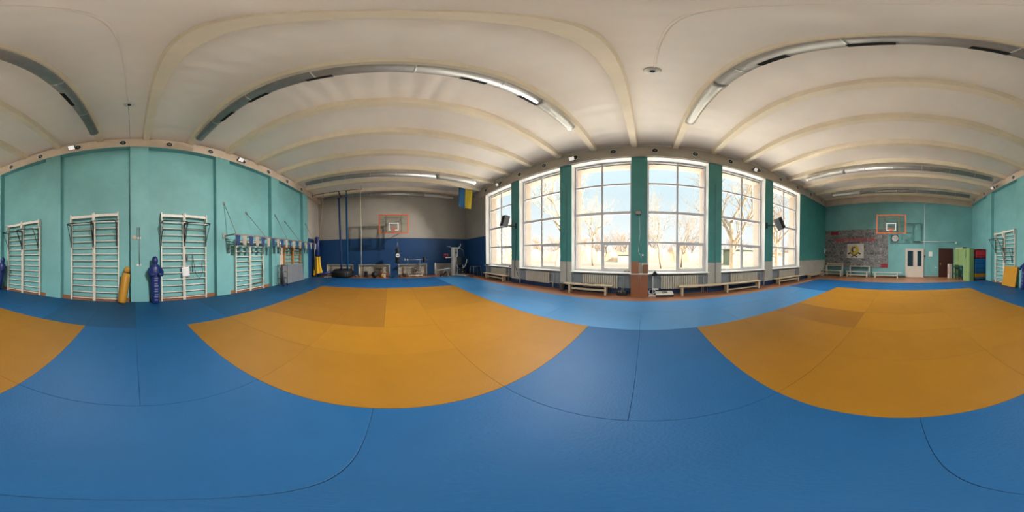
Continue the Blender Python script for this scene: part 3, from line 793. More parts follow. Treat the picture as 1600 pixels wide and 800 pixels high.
bench('low white bench in front, under the poster, towards the windows', 4.25, 5.85, 11.15, .42, .28, (.05, .95), PI / 2, 'grime_white', 'benches by the poster wall')
bench('low white bench in front, under the middle of the poster', 2.30, 3.90, 11.13, .42, .28, (.05, .95), PI / 2, 'grime_white', 'benches by the poster wall')
bench('single low white bench between poster and white door', -.05, 2.02, 11.25, .40, .28, (.16, .90), PI / 2, 'grime_white', 'benches by the poster wall')
def high_bench(label, y0, y1, back):
    L = y1 - y0; t = thing('high_bench', label, 'bench', (11.50, (y0 + y1) / 2, 0), PI / 2, 'benches by the poster wall')
    MB().box((-L / 2, -.13, .74), (L / 2, .13, .79), bev=.006).build('seat', 'grime_white', t)
    for s in (-1, 1): B((s * L / 2 - .035 - s * .035, -.10, 0), (s * L / 2 + .035 - s * .035, .10, .74)).build('leg', 'grime_white', t)
    if back:
        for s in (-1, 1): B((s * (L / 2 - .05) - .03, -.12, .79), (s * (L / 2 - .05) + .03, -.07, 1.0)).build('back_post', 'bench_wood', t)
        MB().box((-L / 2, -.15, .84), (L / 2, -.12, .93)).build('back_rail', 'bench_wood', t)
high_bench('tall white bench with a wooden back rail under the poster corner', 4.32, 5.70, True)
high_bench('tall white bench behind the low one, without back rail', 2.25, 3.75, False)
tag(MB().tube([(-2.35 + .05 * k, 5.62 + .04 * math.sin(k * 1.9), .383 + .025 * abs(math.sin(k * 1.3))) for k in range(11)], .010, 6).build('cord_bundle', 'black_vinyl'), 'black cords lying in loops on the short wooden bench', 'cord')

# ---------------------------------------------------------------- cabinet and things by the middle pier
t = thing('cabinet', 'brown wooden two-door cabinet with pale top before the middle pier', 'cabinet', (-.21, 5.74, 0))
MB().m('cabinet_wood').box((-.295, -.135, .0), (.295, .17, .78)).build('body', None, t)
MB().box((-.34, -.16, .78), (.36, .18, .815), bev=.005).build('top', 'white_paint', t)
for s in (-1, 1):
    d = B((s * .148 - .142, -.155, .08), (s * .148 + .142, -.136, .775)).build('door', 'cabinet_wood', t)
    B((s * .03 - .006, -.175, .64), (s * .03 + .006, -.156, .74)).build('handle', 'steel', d)
tag(MB().box((-.49, 5.60, .816), (-.23, 5.66, 1.23), rot=(math.radians(-4), 0, 0), bev=.004).build('wooden_board', 'cabinet_wood'), 'brown wooden board standing on the cabinet top', 'board')
tag(MB().box((-.10, 5.68, .816), (.09, 5.74, 1.12), bev=.004).build('cardboard_sheet', 'brown_board'), 'dull brown sheet standing behind the board on the cabinet', 'board')
tag(MB().sheet(lambda u, v: (-.80 + .20 * u, 5.98 + .12 * v, .84 + .03 * math.sin(9 * u) * math.sin(7 * v) + .02), 8, 6, .02).build('cloth', 'white_cloth'), 'crumpled pale cloth on the sill beside the cabinet', 'cloth')
t = thing('desk_lamp', 'black lamp head on a thin white stand with looped cables', 'lamp', (.26, 5.66, 0))
MB().cyl((0, 0, .03), (0, 0, .76), .014, seg=10).build('stand', 'white_paint', t)
MB().lathe([(.04, .0), (.05, .05), (.085, .14), (.09, .18)], (-.02, .02, .74), 16, rot=(0, math.radians(55), 0)).build('shade', 'black_vinyl', t)
MB().tube([(-.12, 0, .04), (-.1, .02, .24), (.02, -.02, .28), (.1, .02, .16), (.0, .02, .06), (-.14, 0, .10), (-.16, .02, .2)], .012, 8).build('cable', 'paper', t)
MB().box((-.15, -.07, 0), (.15, .07, .03), bev=.008).build('base', 'paper', t)
B((-.02, -.03, .24), (.20, .03, .28)).build('tray', 'paper', t)
t = thing('floor_scale', 'flat light grey weighing scale on the floor before the radiator', 'scale', (.66, 5.68, 0))
MB().box((-.30, -.18, .0), (.30, .18, .09), bev=.01).build('base', 'black_vinyl', t)
MB().box((-.31, -.19, .09), (.31, .19, .13), rot=(math.radians(6), 0, 0), bev=.01).build('plate', 'machine_grey', t)
B((-.08, -.12, .13), (.10, .04, .16)).build('display', 'mat_grey', t)
t = thing('sports_bag', 'black bag lying on the floor beside the cabinet', 'bag', (-.82, 5.75, 0))
MB().box((-.19, -.11, .0), (.17, .12, .17), bev=.035).build('body', 'black_vinyl', t)
MB().tube([(-.1, -.12, .12), (-.05, -.13, .2), (.06, -.13, .2), (.1, -.12, .12)], .01, 6).build('strap', 'dull_steel', t)
t = thing('bucket', 'dark grey bucket on the floor at the end of the short bench', 'bucket', (-3.22, 5.74, 0))
MB().lathe([(.09, 0), (.13, .30), (.135, .30), (.12, .285), (.085, .02)], seg=18).build('body', 'mat_grey', t)
MB().tube([(-.13, 0, .29), (-.10, -.06, .36), (.10, -.06, .36), (.13, 0, .29)], .006, 6).build('handle', 'dull_steel', t)
tag(MB().tube([(-.22, YW - .012, 2.93), (-.20, YW - .014, 2.2), (-.26, YW - .012, 1.6), (-.14, YW - .012, 1.35)], .007, 6).build('power_cable', 'paper'), 'thin pale cable running down from the small floodlight', 'cable')
t = thing('wall_socket', 'white wall socket pair on the pier above the cabinet', 'socket', (-.10, YW, 1.0))
for dz in (.08, .42): B((-.03, -.02, dz), (.03, -.001, dz + .07)).build('cover', 'paper', t)
# vertical conduits on piers
for x, w_ in ((-6.15, 'the pier at the flag end'), (-3.12, 'the pier by the bucket'), (2.70, 'the pier over the long bench'), (-.02, 'the pier above the cabinet')):
    t = thing('wall_conduit', 'thin grey vertical pipe on ' + w_, 'conduit', (x, YW - .02, 0))
    MB().cyl((0, 0, .3 if abs(x) > 1 else 2.0), (0, 0, 4.5), .010, seg=6).build('pipe', 'niche_paint', t)
    B((-.02, -.005, 2.4), (.02, .02, 2.45)).build('clip', 'niche_paint', t)
tag(MB().tube([(-6.0, YW - .015, 2.75), (-6.02, YW - .02, 1.6), (-6.1, YW - .02, .9), (-5.85, YW - .02, .35)], .010, 6).build('speaker_cable', 'black_vinyl'), 'black cable hanging down the pier below the speaker at the flag end', 'cable')
tag(MB().box((-6.58, 5.90, .80), (-6.45, 5.98, .87), bev=.02).build('red_glove', 'red_leather'), 'small dark red glove on the sill corner by the flag end', 'glove')
tag(MB().box((-8.80, 5.88, .80), (-8.52, 6.05, .85), bev=.018).build('folded_cap', 'black_vinyl'), 'dark folded cap lying on the sill beside the corner', 'cap')

# loudspeakers on brackets
def speaker(label, loc, rot, arm_to):
    t = thing('loudspeaker', label, 'speaker', loc, rot=rot)
    MB().box((-.20, -.13, -.30), (.20, .15, .30), bev=.012).build('cabinet', 'mat_grey', t)
    g = B((-.185, -.145, -.285), (.185, -.131, .285)).build('grille', 'dark_void', t)
    g['label'] = 'black front grille'
    MB().lathe([(.10, .0), (.11, .012), (.05, .02), (.01, .016)], (0, -.14, -.10), 20, rot=(PI / 2, 0, 0)).build('woofer', 'black_vinyl', t)
    b = thing('speaker_bracket', label.replace('loudspeaker', 'bracket arm holding the loudspeaker'), 'bracket', arm_to)
    d = V(loc) - V(arm_to)
    d2 = V((d.x * .72, d.y + .20, -.10 * 0))
    MB().tube([(0, -.02, 0), (d2.x * .4, -.16, 0), (d2.x, d2.y, 0)], .02, 8).build('arm', 'black_metal', b)
    B((-.06, -.03, -.14), (.06, -.002, .16)).build('plate', 'black_metal', b)
speaker('black loudspeaker tilted on the pier at the flag end', (-6.42, 5.50, 3.22), (math.radians(-14), math.radians(7), math.radians(-18)), (-6.02, YW, 2.95))
speaker('black loudspeaker tilted on the pier towards the poster wall', (5.92, 5.50, 3.08), (math.radians(-16), math.radians(-24), math.radians(20)), (5.42, YW, 2.95))

# ---------------------------------------------------------------- flag
t = thing('flag', 'blue and yellow flag hanging from the ceiling in the window corner', 'flag', (-9.44, 4.30, 6.0))
def fl(u0, u1):
    def fn(u, v):
        w_ = u0 + (u1 - u0) * u
        return (.05 * math.sin(9 * w_ + 1.5 * v) * (.3 + v) - .03 * v, w_ * (1.0 - .06 * v) - .02 * v, -.02 - 1.36 * v - .07 * w_ * v + .02 * math.sin(8 * w_))
    return fn
MB().sheet(fl(0, .49), 12, 14, .006).build('blue_band', 'flag_blue', t)
MB().sheet(fl(.49, 1.0), 12, 14, .006).build('yellow_band', 'flag_yellow', t)
MB().cyl((0, -.03, 0), (0, 1.03, 0), .012, seg=8).build('top_rod', 'dull_steel', t)
for yy in (.1, .9): MB().cyl((0, yy, 0), (0, yy, .06), .004, seg=6).build('tie', 'dull_steel', t)

# ---------------------------------------------------------------- basketball backboards
def hoop(label, x, y, z, sgn, mat_frame, wallx):
    """sgn +1: board faces +x (on the west wall)"""
    t = thing('basketball_backboard', label, 'backboard', (x, y, z))
    W2, H2 = .92, .60
    f = MB()
    for s in (-1, 1):
        f.box((-.03, s * W2 - .035, -H2), (.03, s * W2 + .035, H2)); f.box((-.03, -W2 - .035, s * H2 - .03), (.03, W2 + .035, s * H2 + .03))
    f.build('frame', mat_frame, t)
    B((-.008, -W2 + .03, -H2 + .02), (.008, W2 - .03, H2 - .02)).build('panel', 'board_acrylic', t)
    k = MB(); q = sgn * .012
    for s in (-1, 1): k.box((q - .004, s * .29 - .03, -.42), (q + .004, s * .29 + .03, .06))
    k.box((q - .004, -.32, .0), (q + .004, .32, .06)); k.box((q - .004, -.32, -.45), (q + .004, .32, -.39))
    k.build('target_square', 'paper', t)
    for s in (-1, 1):
        B((-sgn * .10 - .03, s * .50 - .035, -H2), (-sgn * .10 + .03, s * .50 + .035, H2)).build('support_post', 'board_back', t)
        for zz in (-.45, .45):
            L = abs(wallx - x)
            MB().cyl((-sgn * .10, s * .50, zz), (-sgn * L, s * .50, zz + .0), .025, seg=8).build('wall_arm', 'board_back', t)
    B((-sgn * .12, -.62, .40), (-sgn * .09, .62, .47)).build('cross_bar', 'board_back', t)
    cx = sgn * .36
    r = MB().tube([(cx + .225 * math.cos(a), .225 * math.sin(a), -.36) for a in [2 * PI * k / 24 for k in range(24)]], .010, 8, closed=True)
    r.build('rim', 'orange_paint', t)
    B((min(0, sgn * .14), -.08, -.50), (max(0, sgn * .14), .08, -.35)).build('rim_bracket', 'orange_paint', t)
    n = MB()
    for k in range(12):
        a = 2 * PI * k / 12
        for d_ in (.35, -.35):
            n.tube([(cx + .22 * math.cos(a), .22 * math.sin(a), -.37), (cx + .17 * math.cos(a + d_), .17 * math.sin(a + d_), -.55), (cx + .12 * math.cos(a + 2 * d_), .12 * math.sin(a + 2 * d_), -.74)], .003, 4)
    if False: n.build('net', 'white_cloth', t)
    else: n.bm.free()
hoop('glass basketball backboard with orange frame on the grey end wall', -10.5, .285, 3.53, 1, 'orange_paint', XL)
hoop('glass basketball backboard with orange frame on the teal end wall, above the clock', 10.5, .685, 3.62, -1, 'orange_paint', XR)

# ---------------------------------------------------------------- poster end wall
t = thing('photo_poster', 'huge wall print of many small photographs with red title and yellow emblem', 'poster', (XR - .012, 3.44, 2.08))
MB().box((-.008, -2.47, -1.42), (.008, 2.47, 1.42)).build('print_sheet', 'photo_print', t)
for o in kids(t): pass
def letters(txt, size, width, parent, mat_, y, z, dx=-.010, name='title_text'):
    me = text_mesh(txt, size, .002, width); me.materials.clear(); me.materials.append(MATS[mat_])
    o = bpy.data.objects.new(name, me); COL.objects.link(o); o.parent = parent
    o.location = (dx - .002, y, z); o.rotation_euler = (PI / 2, 0, -PI / 2)
    return o
letters('СЕКЦІЯ СПОРТИВНОЇ БОРОТЬБИ', .26, 3.2, t, 'red', .09, .62)
letters('САМБО КЛУБ', .13, .95, t, 'emblem_blue', .10, .43, name='subtitle_text')
pn = MB()
pn.m('grime_white').box((-.011, -.68, -.72), (-.009, .62, .34)); pn.build('pale_panel', None, t)
em = MB(); cy, cz = .05, -.12; n = 20
pts = []
for k in range(2 * n):
    a = PI * k / n; rr = .37 if k % 2 == 0 else .32
    pts.append((cy + rr * math.cos(a), cz + .95 * rr * math.sin(a)))
em.m('emblem_yellow').prism(pts, 'x', -.016, -.011)
em.m('emblem_blue').prism([(cy + r * math.cos(a), cz + r * math.sin(a)) for a, r in [(math.radians(d), .23) for d in range(-70, 121, 15)]] + [(cy + .12 * math.cos(math.radians(d)), cz + .12 * math.sin(math.radians(d)) + .02) for d in range(120, -71, -15)], 'x', -.020, -.016)
em.m('paper').prism([(cy - .12, cz - .02), (cy + .02, cz - .12), (cy + .10, cz + .0), (cy - .02, cz + .14)], 'x', -.020, -.016)
em.m('dark_void').box((-.021, cy + .10, cz - .08), (-.016, cy + .20, cz + .04))
em.build('emblem', None, t)
cr = MB().m('dark_void')
for s in (-1, 1): cr.box((-.015, -.30, -.03), (-.011, .30, .03), rot=(s * math.radians(28), 0, 0), piv=(-.013, 0, 0))
for v in cr.bm.verts: v.co.y += cy; v.co.z += -.52
for s in (-1, 1): cr.box((-.015, cy + s * .38 - .12, -.42), (-.011, cy + s * .38 + .12, -.32), rot=(-s * .5, 0, 0))
cr.build('crossed_ribbon', None, t)
B((-.012, -2.45, -1.40), (-.009, -1.98, -1.10)).build('red_block', 'red_dark', t)
B((-.012, 1.35, 1.06), (-.009, 2.0, 1.32)).build('red_photo', 'red_dark', t)
t = thing('wall_clock', 'round black-rimmed wall clock under the backboard', 'clock', (XR, .47, 2.81), rot=(0, -PI / 2, 0))
MB().lathe([(.27, 0), (.275, .03), (.26, .05), (.235, .05), (.23, .03)], seg=32).build('rim', 'black_vinyl', t)
MB().lathe([(.232, .0), (.232, .036)], seg=32).build('face', 'paper', t)
tk = MB()
for k in range(12):
    a = 2 * PI * k / 12; tk.box((.185 * math.cos(a) - .012, .185 * math.sin(a) - .012, .035), (.185 * math.cos(a) + .012, .185 * math.sin(a) + .012, .039))
tk.build('marking', 'dark_void', t)
for a, L in ((1.1, .11), (4.9, .16)): MB().box((0, -.007, .036), (L, .007, .041), rot=(0, 0, a), piv=(0, 0, .035)).build('hand', 'dark_void', t)

d = thing('door_1', None, None, (XR, -.94, 0)); d['kind'] = 'structure'
MB().box((-.07, -.66, 0), (-.0, -.60, 2.08)).box((-.07, .60, 0), (0, .66, 2.08)).box((-.07, -.66, 2.02), (0, .66, 2.08)).build('frame', 'grime_white', d)
for (a, b, g0, g1) in ((-.04, .60, .10, .50), (-.60, -.045, -.50, -.20)):
    lf = MB(); lf.box((-.05, a, 0.01), (-.01, b, .80)); lf.box((-.05, a, 1.92), (-.01, b, 2.02)); lf.box((-.05, a, .80), (-.01, g0 , 1.92)); lf.box((-.05, g1, .80), (-.01, b, 1.92))
    leaf = lf.build('leaf', 'door_white', d)
    B((-.035, g0, .80), (-.025, g1, 1.92)).build('pane', 'dark_glass', leaf)
    if a > -.05: MB().tube([(-.055, .045, .86), (-.11, .05, .90), (-.12, .05, 1.0), (-.11, .05, 1.10), (-.055, .045, 1.14)], .016, 8).build('handle', 'paper', leaf)
d = thing('door_2', None, None, (XR, -3.24, 0)); d['kind'] = 'structure'
lf = MB().box((-.05, -.47, .01), (-.01, .47, 2.08)).build('leaf', 'dark_wood_door', d)
MB().box((-.07, -.53, 0), (0, -.47, 2.14)).box((-.07, .47, 0), (0, .53, 2.14)).box((-.07, -.53, 2.08), (0, .53, 2.14)).build('frame', 'dark_wood_door', d)
B((-.058, .36, .88), (-.05, .42, 1.08)).build('lock_plate', 'brass', lf); MB().cyl((-.09, .39, .98), (-.05, .39, .98), .02, seg=10).build('knob', 'brass', lf)
t = thing('wall_conduit', 'white vertical conduit running from the beam to the red button by the white door', 'conduit', (XR - .015, -1.66, 0))
MB().cyl((0, 0, 1.58), (0, 0, 5.54), .018, seg=8).build('pipe', 'paper', t); B((-.04, -.05, 1.50), (.01, .05, 1.60)).build('call_point', 'red_dark', t)
t = thing('wall_tube_lamp', 'long thin white horizontal tube fixed above the two doors', 'tube', (XR - .05, -2.45, 2.60))
MB().cyl((0, -1.55, 0.02), (0, 1.1, -.01), .022, seg=10).build('tube', 'paper', t); MB().cyl((0, 1.1, -.01), (0, 1.58, -.01), .026, seg=10).build('dark_end', 'dark_void', t)
B((-.04, -1.66, -.10), (.04, -1.54, .05)).build('end_bracket', 'paper', t); B((-.0, 1.0, -.03), (.045, 1.05, .01)).build('clip', 'paper', t)
tag(B((XR - .008, -2.24, 1.53), (XR - .002, -1.97, 1.88)).build('notice_sheet', 'paper'), 'white notice sheet on the teal wall between the two doors', 'notice')
t = thing('light_switch', 'small white switch on the teal wall beside the dark door', 'switch', (XR, -2.52, .72)); B((-.02, -.04, -.04), (-.001, .04, .04)).build('plate', 'paper', t); B((-.026, -.02, -.02), (-.02, .02, .02)).build('rocker', 'white_paint', t)
t = thing('thermostat', 'small white box with dark window at the poster corner', 'box', (11.60, YW, 1.86), 0)
B((-.08, -.07, -.16), (.08, -.002, .10)).build('case', 'paper', t); B((-.05, -.08, -.12), (.05, -.07, -.02)).build('display', 'dark_void', t); B((-.04, -.06, .12), (.04, -.002, .22)).build('antenna', 'paper', t)

# ---------------------------------------------------------------- green cabinet and mats store
t = thing('storage_cabinet', 'tall pale green wooden cabinet with a cut-out below, in the teal corner', 'cabinet', (9.18, -4.06, 0), math.radians(15))
MB().box((0, -.36, 0), (.62, 0, 2.05)).build('tall_section', 'green_cabinet', t)
MB().box((.62, -.36, .96), (1.70, 0, 2.05)).build('upper_section', 'green_cabinet', t)
B((1.62, -.36, 0), (1.70, 0, .96)).build('end_leg', 'green_cabinet', t)
for a, b in ((.03, .30), (.33, .60)):
    dd = MB().box((a, .0, .04), (b, .018, 2.0)).build('door', 'green_cabinet', t)
for a, b in ((.65, 1.15), (1.18, 1.67)):
    dd = MB().box((a, .0, 1.48), (b, .018, 2.0)).build('door', 'green_cabinet', t); dd = MB().box((a, .0, 1.0), (b, .018, 1.44)).build('drawer_front', 'green_cabinet', t)
B((-.018, -.36, .0), (0, .0, 2.05)).build('side_panel', 'green_cabinet_side', t)
MB().box((.34, .02, 1.45), (.36, .03, 1.95)).build('slot', 'dark_void', t)
t = thing('metal_stand', 'dark green metal table frame under the cabinet cut-out', 'stand', (10.42, -3.72, 0), math.radians(15))
for sx in (-.42, .0, .40):
    for sy in (-.1, .12): MB().box((sx - .02, sy - .02, 0), (sx + .02, sy + .02, .80)).build('leg', 'dark_green_metal', t)
MB().box((-.46, -.12, .80), (.44, .15, .85)).build('top', 'dark_green_metal', t); B((-.44, .10, .35), (.42, .14, .40)).build('cross_bar', 'dark_green_metal', t)
t = thing('white_box', 'narrow white box with a red stripe beside the dark door', 'box', (11.05, -3.38, 0), math.radians(15))
B((-.10, -.12, 0), (.10, .12, 1.0)).build('body', 'door_white', t); B((-.04, .121, .3), (.03, .126, .8)).build('stripe', 'red', t)
tag(MB().box((10.0, -4.08, 2.07), (10.9, -3.84, 2.14), rot=(0, 0, math.radians(15)), bev=.01).build('wooden_planks', 'bench_wood'), 'pale planks lying on top of the green cabinet', 'planks')
tag(MB().box((9.75, -4.10, 2.065), (9.98, -3.92, 2.14), bev=.02).build('dark_bundle', 'black_vinyl'), 'dark bundle at the end of the planks on the cabinet', 'bundle')
t = thing('shelf_rack', 'open shelf niche holding stacked mats beside the green cabinet', 'shelf', (9.75, -4.95, 0))
B((-.62, -.43, 0), (-.57, .42, 2.03)).build('side_panel', 'blue_cloth', t) if False else None
MB().box((-.50, -.42, 1.98), (.60, .34, 2.02)).build('top', 'red_dark', t); B((.56, -.42, 0), (.60, .34, 1.98)).build('back_panel', 'dark_void', t)
for z in (.05, 1.42): B((-.50, -.42, z), (.56, .34, z + .03)).build('shelf', 'dark_void', t)
for i, (z0, z1, m_, l_) in enumerate([(.08, .20, 'blue_vinyl_dark', 'dark blue mat at the very bottom of the shelf stack'), (.205, .45, 'yellow_vinyl', 'thick yellow mat low in the shelf stack'), (.455, .78, 'blue_vinyl_dark', 'thick blue mat on the yellow one in the shelf'), (.785, 1.10, 'blue_vinyl', 'blue mat in the middle of the shelf stack'), (1.105, 1.41, 'blue_vinyl', 'topmost blue mat, just under the red bags'), (1.455, 1.60, 'red_leather', 'red padded mat on the upper shelf'), (1.73, 1.90, 'red_leather', 'folded red pad at the top of the shelf, with white mark')]):
    if i == 6: z0, z1 = 1.605, 1.93
    tag(MB().box((9.20 + .02 * (i % 2), -5.34, z0), (10.28, -4.50 if m_ != 'red_leather' else -4.56, z1), bev=.03).build('stored_mat', m_), l_, 'mat')

# ---------------------------------------------------------------- weights end
# corner: yellow drapery, blue rolls, ropes
t = thing('hanging_bar', 'thin steel bar high up carrying ropes and straps at the weights end', 'bar', (-10.3, 0, 6.0))
MB().cyl((0, -5.19, -.02), (0, -1.70, -.02), .022, seg=8).build('bar', 'brown_metal', t)
MB().cyl((0, -1.74, -.02), (0, -1.74, .25), .012, seg=6).build('hanger', 'dull_steel', t)
tag(MB().tube([(-10.3, -1.82, 5.96), (-10.32, -1.80, 3), (-10.33, -1.82, .0)], .022, 8).build('climbing_rope', 'rope_fibre'), 'white climbing rope hanging straight down to the floor', 'rope')
tag(MB().tube([(-10.3, -4.38, 5.96), (-10.35, -4.48, 4.8), (-10.45, -4.66, 3.6), (-10.5, -4.78, 2.6)], .020, 8).build('climbing_rope', 'rope_worn'), 'pale rope pulled aside towards the corner', 'rope')
def strap(label, y, yb, zb, m_, m2):
    t = thing('training_strap', label, 'strap', (-10.3, y, 5.96))
    MB().sheet(lambda u, v: (.01 * math.sin(6 * v), (u - .5) * .085 + (yb - y) * v, -.45 * v * 1.0), 3, 8, .008).build('upper_loop', m2, t)
    MB().sheet(lambda u, v: (-.02 * v, (u - .5) * .13 + (yb - y) * (.08 + .92 * v), -.45 - (5.96 - .45 - zb) * v), 3, 12, .012).build('webbing', m_, t)
strap('dark blue and black training strap, the one nearer the corner', -3.28, -3.14, .45, 'blue_cloth', 'black_vinyl')
strap('bright blue training strap beside the dark one', -2.75, -2.72, .45, 'blue_vinyl', 'flag_blue')
random.seed(5)
t = thing('draped_cloth', 'bright yellow cloth draped over a post in the corner', 'cloth', (-10.55, -5.02, .045))
def drape(u, v):
    a = 2 * PI * u; r = .20 + .04 * math.sin(7 * a) + .13 * v * v; ex = .12 * v * v if math.sin(a) > 0 else 0
    return (r * .75 * math.cos(a), (r + ex) * math.sin(a), 1.36 * (1 - v) + .02)
MB().sheet(drape, 42, 10, .01).build('cloth', 'yellow_cloth', t)
MB().cyl((0, 0, 0), (0, 0, 1.37), .05, seg=8).build('post', 'dull_steel', t)
tag(MB().lathe([(.15, 0), (.16, .02), (.16, 1.38), (.15, 1.40)], (-10.55, -4.99, 1.43), 16).build('rolled_mat', 'leather_blue'), 'dark blue rolled mat standing above the yellow cloth', 'rolled mat')
tag(MB().cyl((-10.36, -5.12, .5), (-10.32, -5.10, 2.78), .03, seg=8).build('pole', 'dull_steel'), 'grey pole standing in front of the rolled blue mat', 'pole')
tag(MB().tube([(-10.25, -4.90, .14), (-10.35, -4.45, .24), (-10.5, -3.95, .36)], .10, 14).build('rolled_mat', 'leather_blue'), 'dark blue rolled mat lying slanted on the floor before the tyre', 'rolled mat')
tag(MB().tube([(-10.15 + .10 * math.cos(k * 1.2), -4.28 + .035 * k - .05 * math.sin(k), .03 + .004 * k) for k in range(14)], .018, 6).build('rope_coil', 'rope_fibre'), 'coil of pale rope on the floor before the tyre', 'rope')
tag(MB().box((-11.2, -5.36, .0), (-11.1, -5.24, 1.70), bev=.01).build('padded_plank', 'black_vinyl'), 'dark narrow padded plank standing in the blue corner', 'plank')
tag(MB().box((-10.98, -5.36, .0), (-10.92, -5.28, 1.72), bev=.004).build('light_strip', 'machine_grey'), 'light grey strip standing in the blue corner beside the dark plank', 'strip')
# tyre lying flat
t = thing('tractor_tyre', 'big black tyre lying flat before the end wall niche', 'tyre', (-10.75, -3.18, 0))
MB().lathe([(.30, .03), (.55, 0), (.72, .06), (.78, .24), (.73, .42), (.56, .55), (.34, .56), (.26, .48), (.24, .24)], seg=40).build('carcass', 'black_rubber', t)
tr = MB()
for k in range(36):
    a = 2 * PI * k / 36
    for zz, of in ((.10, 0), (.28, .085)):
        c_ = (.755 * math.cos(a + of), .755 * math.sin(a + of)); tr.box((c_[0] - .03, c_[1] - .02, zz), (c_[0] + .03, c_[1] + .02, zz + .12), rot=(0, 0, a + of))
tr.build('tread', 'black_rubber', t)
# small weights
def kettlebell(label, x, y, r, m_):
    t = thing('kettlebell', label, 'kettlebell', (x, y, 0), random.uniform(0, 3))
    MB().lathe([(r * .6, 0), (r * .9, r * .3), (r, r * .9), (r * .8, r * 1.5), (r * .3, r * 1.8)], seg=16).build('ball', m_, t)
    MB().tube([(-r * .55, 0, r * 1.4), (-r * .6, 0, r * 2.2), (-r * .3, 0, r * 2.7), (r * .3, 0, r * 2.7), (r * .6, 0, r * 2.2), (r * .55, 0, r * 1.4)], r * .16, 8).build('handle', 'black_metal', t)
kettlebell('small greenish kettlebell next to the tyre', -10.9, -2.28, .085, 'dull_steel')
kettlebell('second greenish kettlebell, between the first one and the rope', -10.9, -2.02, .085, 'dull_steel')
t = thing('speed_bag_stand', 'black round padded stand behind the rope', 'stand', (-11.0, -1.62, 0)); MB().lathe([(.16, 0), (.17, .05), (.13, .10)], seg=18).build('base', 'black_rubber', t); MB().box((-.09, -.11, .10), (.09, .11, .40), bev=.03).build('pad', 'black_vinyl', t)
t = thing('medicine_ball', 'large black medicine ball on the bare floor', 'ball', (-10.55, -.98, .215)); MB().sphere((0, 0, 0), .215, seg=24).build('ball', 'black_rubber', t); MB().tube([(.217 * math.cos(a), .217 * math.sin(a), 0) for a in [2 * PI * k / 28 for k in range(28)]], .004, 5, closed=True).build('seam', 'black_vinyl', t)
t = thing('push_up_stand', 'small low stand with a dark slanted top behind the black ball', 'stand', (-11.05, -.70, 0))
for s in (-1, 1): MB().cyl((0, s * .05, 0), (0, s * .03, .52), .012, seg=6).build('leg', 'black_metal', t)
MB().box((-.14, -.22, .53), (.14, .20, .57), rot=(math.radians(-6), 0, 0), bev=.01).build('top', 'black_vinyl', t); MB().cyl((0, .12, .55), (0, .12, .72), .014, seg=6).build('post', 'black_metal', t)
t = thing('sack', 'small yellow and white sack with a red tie on the floor', 'sack', (-10.75, -.50, 0)); MB().lathe([(.10, 0), (.13, .05), (.12, .16), (.06, .25), (.05, .27)], seg=14).build('body', 'leather_yellow', t); MB().lathe([(.045, .25), (.055, .265), (.07, .31)], seg=12).build('tie', 'red', t)
tag(MB().box((-10.72, -.42, 0), (-10.62, -.27, .24), bev=.02).build('small_box', 'door_white'), 'small white box beside the yellow sack', 'box')
tag(MB().box((-11.3, -.40, .0), (-10.95, .0, .24), bev=.03).build('wooden_crate', 'brown_board'), 'low brown crate against the niche beside the sack', 'crate')
def dumbbell(label, x, y, m_, rz=.0, r=.085):
    t = thing('dumbbell', label, 'dumbbell', (x, y, r), rz)
    MB().cyl((-.14, 0, 0), (.14, 0, 0), .016, seg=10).build('grip', 'steel', t)
    for s in (-1, 1): MB().cyl((s * .09, 0, 0), (s * .17, 0, 0), r, seg=14).build('weight', m_, t)
dumbbell('blue dumbbell on the floor, nearest the brown crate', -10.6, .06, 'flag_blue', .3)
dumbbell('blue dumbbell in the middle of three on the floor', -10.55, .25, 'blue_vinyl', -.2, .09)
dumbbell('blue dumbbell on the floor below the punching bag', -10.6, .45, 'blue_vinyl', .2, .085)
dumbbell('dark brown dumbbell beside the blue ones', -10.75, .70, 'brown_metal', .4, .10)
dumbbell('dark brown dumbbell standing close to the preacher bench', -10.85, .92, 'brown_metal', -.5, .12)
# punching bag
t = thing('punching_bag', 'black punching bag with a white round badge on chains', 'punching bag', (-10.78, .54, .93))
MB().lathe([(.10, 0), (.145, .03), (.15, .08), (.15, .93), (.14, .98), (.11, .99)], seg=24).build('bag', 'black_vinyl', t)
for a in (0, 2.09, 4.19): MB().tube([(.12 * math.cos(a), .12 * math.sin(a), .97), (.0, .0, 1.42)], .007, 5).build('strap', 'dull_steel', t)
MB().tube([(0, 0, 1.40), (0, 0, 2.02)], .008, 5).build('chain', 'dull_steel', t)
bd = MB(); 
bd.m('paper').prism([(.13 * math.cos(a), .53 + .13 * math.sin(a)) for a in [2 * PI * k / 24 for k in range(24)]], 'x', .150, .156)
bd.m('dark_void').box((.155, -.08, .50), (.158, .09, .535))
bd.build('badge', None, t)
